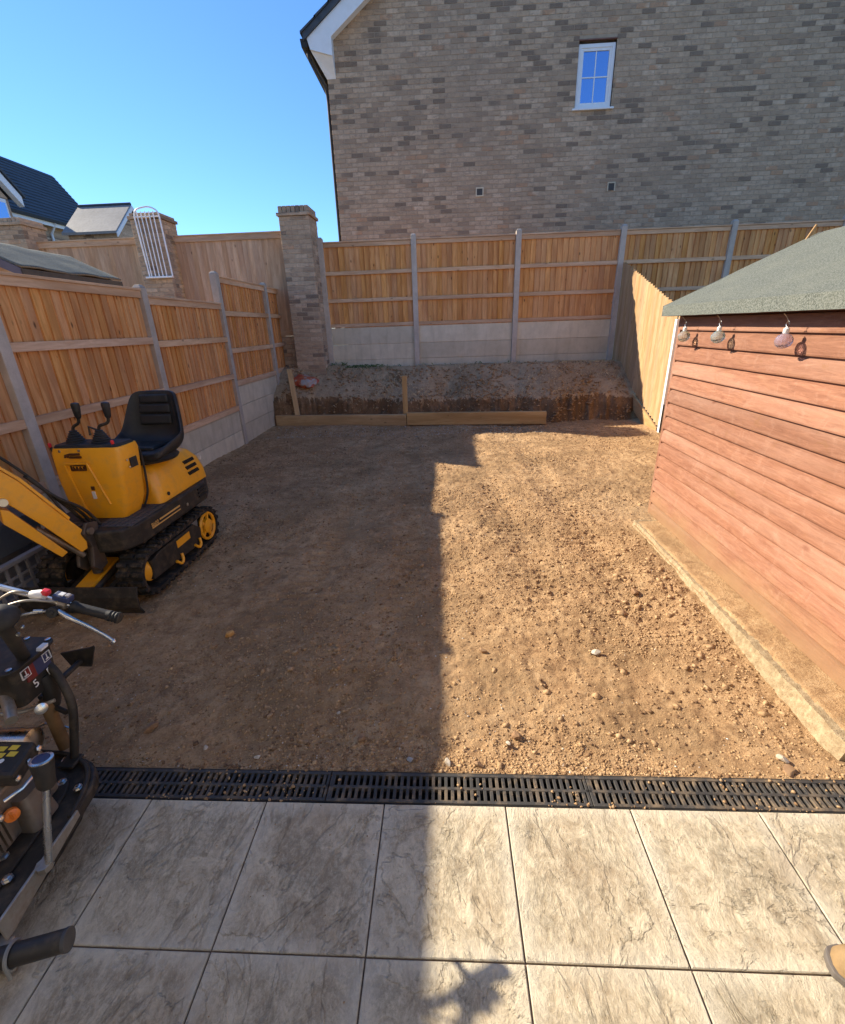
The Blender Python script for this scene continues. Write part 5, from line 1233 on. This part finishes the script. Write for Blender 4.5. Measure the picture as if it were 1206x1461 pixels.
stone(-1.300, 2.185, .036, .75, 'stoneorange', 'orange stone alone in the shade between the machine and the digger blade', 1)
stone(-.162, 1.362, .021, .6, 'stonegrey', 'rounded grey stone by the drain just inside the shade edge', 2)
stone(-.003, 1.352, .022, .7, 'stonepale', 'pale stone by the drain on the edge of the sunlight', 3)
stone(.299, 1.511, .028, .85, 'stonebrown', 'upright brown stone in the sun near the middle of the drain', 4)
stone(.255, 1.463, .018, .6, 'stonepale', 'small white stone touching the upright brown stone', 5)
stone(.809, 2.055, .030, .8, 'stonepale', 'pale stone with a dark shadow in the middle of the sunny soil', 6)
stone(1.349, 1.389, .028, .7, 'stonepale', 'white broken stone near the slab end by the drain', 7)
stone(1.335, 1.335, .034, .4, 'stonebrown', 'flat brown stone beside the drain below the white broken stone', 8)
stone(-1.365, 1.514, .036, .6, 'stonebrown', 'dark brown lump in the shade right of the tubular guard', 9)
stone(-.384, 1.463, .026, .75, 'stonebrown', 'dark brown stone in the shade above the drain', 10)
stone(-.812, 1.364, .020, .6, 'stonepale', 'pale flint by the drain in the shade left of centre', 11)
stone(.196, 2.052, .030, .6, 'stonebrown', 'brown stone in the sun close to the shade edge', 12)
stone(.12, 1.345, .026, .6, 'stonebrown', 'squat brown stone against the drain right of the shade edge', 13)
stone(1.22, 2.62, .045, .65, 'stonebrown', 'largest brown lump in the rubble beside the slab', 14)
stone(-1.06, 1.41, .016, .6, 'stonepale', 'small pale stone by the drain nearest the machine', 15)
stone(-.52, 1.62, .014, .6, 'stonepale', 'tiny pale chip in the shade above the drain', 16)

def scatter(name, n, dens, smin, smax, mat, seed, power=2.2, flat=.7, lift=.35, zfun=soil_z, area=(-3.15, 3.3, 1.31, 8.4), octa=False):
    r = np.random.default_rng(seed); t = ICO = None
    b_ = bmesh.new(); bmesh.ops.create_icosphere(b_, subdivisions=1, radius=1); V = np.array([v.co[:] for v in b_.verts]); F = np.array([[v.index for v in f.verts] for f in b_.faces]); b_.free()
    if octa: V = np.array([[1, 0, 0], [-1, 0, 0], [0, 1, 0], [0, -1, 0], [0, 0, 1], [0, 0, -1.]]); F = np.array([[0, 2, 4], [2, 1, 4], [1, 3, 4], [3, 0, 4], [2, 0, 5], [1, 2, 5], [3, 1, 5], [0, 3, 5]])
    x = r.uniform(area[0], area[1], n * 4); y = area[2] + (area[3] - area[2]) * r.random(n * 4) ** 1.7
    keep = r.random(n * 4) < dens(x, y); x, y = x[keep][:n], y[keep][:n]; n = len(x)
    s = smin + (smax - smin) * r.random(n) ** power * 1.0
    s = s * np.clip(0.8 + y * 0.05, .8, 1.2)
    P = np.repeat(V[None], n, 0) * (1 + .8 * (r.random((n, len(V), 1)) - .5)) + .25 * (r.random((n, len(V), 3)) - .5)
    P *= s[:, None, None] * np.stack([r.uniform(.7, 1.3, n), r.uniform(.7, 1.3, n), r.uniform(flat * .7, flat * 1.2, n)], -1)[:, None]
    a = r.uniform(0, 6.28, n); c_, s2 = np.cos(a)[:, None], np.sin(a)[:, None]
    Q = P.copy(); Q[..., 0] = P[..., 0] * c_ - P[..., 1] * s2; Q[..., 1] = P[..., 0] * s2 + P[..., 1] * c_
    z = zfun(x, y)
    Q += np.stack([x, y, z + s * lift * flat], -1)[:, None]
    FF = (F[None] + (np.arange(n) * len(V))[:, None, None]).reshape(-1, 3)
    me = np_mesh(name, Q.reshape(-1, 3), FF); me.materials.append(mat)
    return link(name, me)
def dens_clod(x, y):
    c = smoothnoise(x, y, 1.6, 91, 3) * 2.4 + .35
    c = c + 1.2 * np.exp(-((x - 1.25) / .35) ** 2 - ((y - 2.6) / .7) ** 2) + 1.0 * np.exp(-((x + .75) / .4) ** 2 - ((y - 2.0) / .28) ** 2)
    c = np.where((x > 1.56) & (y < 3.7), 0, c); return np.clip(c, 0.06, 1)
struct(scatter('soil_crumbs', 95000, lambda x, y: np.clip(dens_clod(x, y) + .15, 0, 1), .0025, .010, M['clod'], 100, power=2.5, flat=.7, lift=.15, octa=True), 'fine crumbs of soil', 'stuff')
struct(scatter('soil_clods', 11000, dens_clod, .003, .017, M['clod'], 101, power=4.5, flat=.6, lift=.05, octa=True), 'crumbs and clods of soil', 'stuff')
struct(scatter('soil_lumps', 320, lambda x, y: np.clip(dens_clod(x, y) - .35, 0, 1), .009, .023, M['clod'], 102, power=3.2, flat=.55, lift=.15), 'larger lumps of soil', 'stuff')
struct(scatter('pebbles', 1100, lambda x, y: np.where((x > 1.56) & (y < 3.7), 0, .35 + .65 * (smoothnoise(x, y, 2, 93, 2) > .05)), .002, .009, M['stonepale'], 103, power=3.0, flat=.6, octa=True), 'small pale pebbles in the soil', 'stuff')
M['damp'] = mat_stone('damp_clod', (0.13, 0.07, 0.035), (0.26, 0.15, 0.075))
struct(scatter('damp_clods', 4200, lambda x, y: np.where((x > 1.5) & (y < 3.7), 0, np.clip(smoothnoise(x, y, 1.7, 95, 4) * 5 + .05 + .25 * (x < 0), .02, 1)), .003, .016, M['damp'], 111, power=3.0, flat=.6, lift=.1, octa=True), 'dark damp clods scattered over the soil', 'stuff')
struct(scatter('chalk_chips', 900, lambda x, y: np.where((x > 1.5) & (y < 3.7), 0, .3 + .7 * (smoothnoise(x, y, 1.4, 94, 2) > 0)), .0016, .0065, M['chalk'], 110, power=2.2, flat=.6, lift=.4, octa=True), 'white chips scattered over the soil', 'stuff')
struct(scatter('grit', 1500, lambda x, y: np.ones_like(x), .003, .012, M['stonepale'], 104, power=2.0, flat=.6, area=(-3.1, 1.7, 7.5, 8.35)), 'pale grit in front of the edging boards', 'stuff')
struct(scatter('slab_crumbs', 700, lambda x, y: np.ones_like(x), .002, .014, M['clod'], 105, power=3.0, area=(1.62, 1.82, 1.42, 3.6), zfun=lambda x, y: .036 + 0 * x), 'crumbs of soil on the slab', 'stuff')
struct(scatter('drain_crumbs', 420, lambda x, y: np.clip(smoothnoise(x, y, 3, 96, 2) * 4 + .3, .05, 1), .0015, .008, M['clod'], 106, power=3.0, area=(-1.4, 1.6, 1.165, 1.30), zfun=lambda x, y: -.002 + 0 * x), 'crumbs of soil on the drain grating', 'stuff')
struct(scatter('patio_crumbs', 260, lambda x, y: np.clip(1.2 - abs(y - 1.1) * 3, .03, 1), .0008, .0032, M['clod'], 107, power=3.0, area=(-1.3, 1.3, .55, 1.16), zfun=lambda x, y: 0 * x), 'specks of soil on the patio tiles', 'stuff')

struct(scatter('rubble', 1000, lambda x, y: np.clip(np.exp(-((x - 1.30) / .2) ** 2 - ((y - 2.75) / .5) ** 2) + .5 * np.exp(-((x - 1.40) / .14) ** 2 - ((y - 1.9) / .4) ** 2) + .22 * np.exp(-((x - .55) / .5) ** 2 - ((y - 1.7) / .2) ** 2) + .7 * np.exp(-((x + .72) / .28) ** 2 - ((y - 2.0) / .17) ** 2), 0, 1), .006, .026, M['clod'], 108, power=2.4, flat=.7, lift=.1, area=(-1.5, 1.56, 1.35, 4.2)), 'heaped lumps of soil and rubble', 'stuff')
def bank_z(x, y): return np.array([bank_h(a, b) for a, b in zip(x, y)])
struct(scatter('bank_crumbs', 9000, lambda x, y: np.clip(.5 + smoothnoise(x, y, 3, 98, 2) * 2, .1, 1), .004, .028, M['clod'], 109, power=3.5, area=(-3.1, 3.3, 8.35, 9.6), zfun=bank_z, octa=True), 'crumbs of soil on the bank', 'stuff')
# ---- dead grass on the bank, a little green at the left
def blades(name, n, area, mat, h0, h1, seed, dens):
    r = np.random.default_rng(seed); x = r.uniform(area[0], area[1], n); y = r.uniform(area[2], area[3], n)
    k = r.random(n) < dens(x, y); x, y = x[k], y[k]; n = len(x)
    z = np.array([bank_h(a, b) for a, b in zip(x, y)]); ok = z > .15; x, y, z = x[ok], y[ok], z[ok]; n = len(x)
    h = r.uniform(h0, h1, n); a = r.uniform(0, 6.28, n); le = r.uniform(.3, 1.4, n) * h; w = r.uniform(.0015, .0035, n)
    dx, dy = np.cos(a), np.sin(a)
    p = np.stack([np.stack([x - dy * w, y + dx * w, z - .01], -1), np.stack([x + dy * w, y - dx * w, z - .01], -1), np.stack([x + dx * le * .5 + dy * w * .7, y + dy * le * .5 - dx * w * .7, z + h * .6], -1), np.stack([x + dx * le, y + dy * le, z + h * .7], -1)], 1)
    F = np.array([[0, 1, 2, 3]])[None] + (np.arange(n) * 4)[:, None, None]
    me = np_mesh(name, p.reshape(-1, 3), F.reshape(-1, 4)); me.materials.append(mat); return link(name, me)
struct(blades('dry_grass', 12000, (-3.1, 3.3, 8.6, 9.86), M['drygrass'], .012, .05, 201, lambda x, y: np.clip(.25 + smoothnoise(x, y, 2.5, 97, 3) * 2.5, 0, 1)), 'matted dead grass on the bank', 'stuff')
struct(blades('green_grass', 5000, (-2.6, 2.9, 9.25, 9.86), M['greengrass'], .02, .08, 202, lambda x, y: np.clip(np.exp(-((x + 1.75) / .5) ** 2 - ((y - 9.78) / .2) ** 2) + .05 * (y > 9.78), 0, 1)), 'green grass sprouting at the foot of the fence', 'stuff')
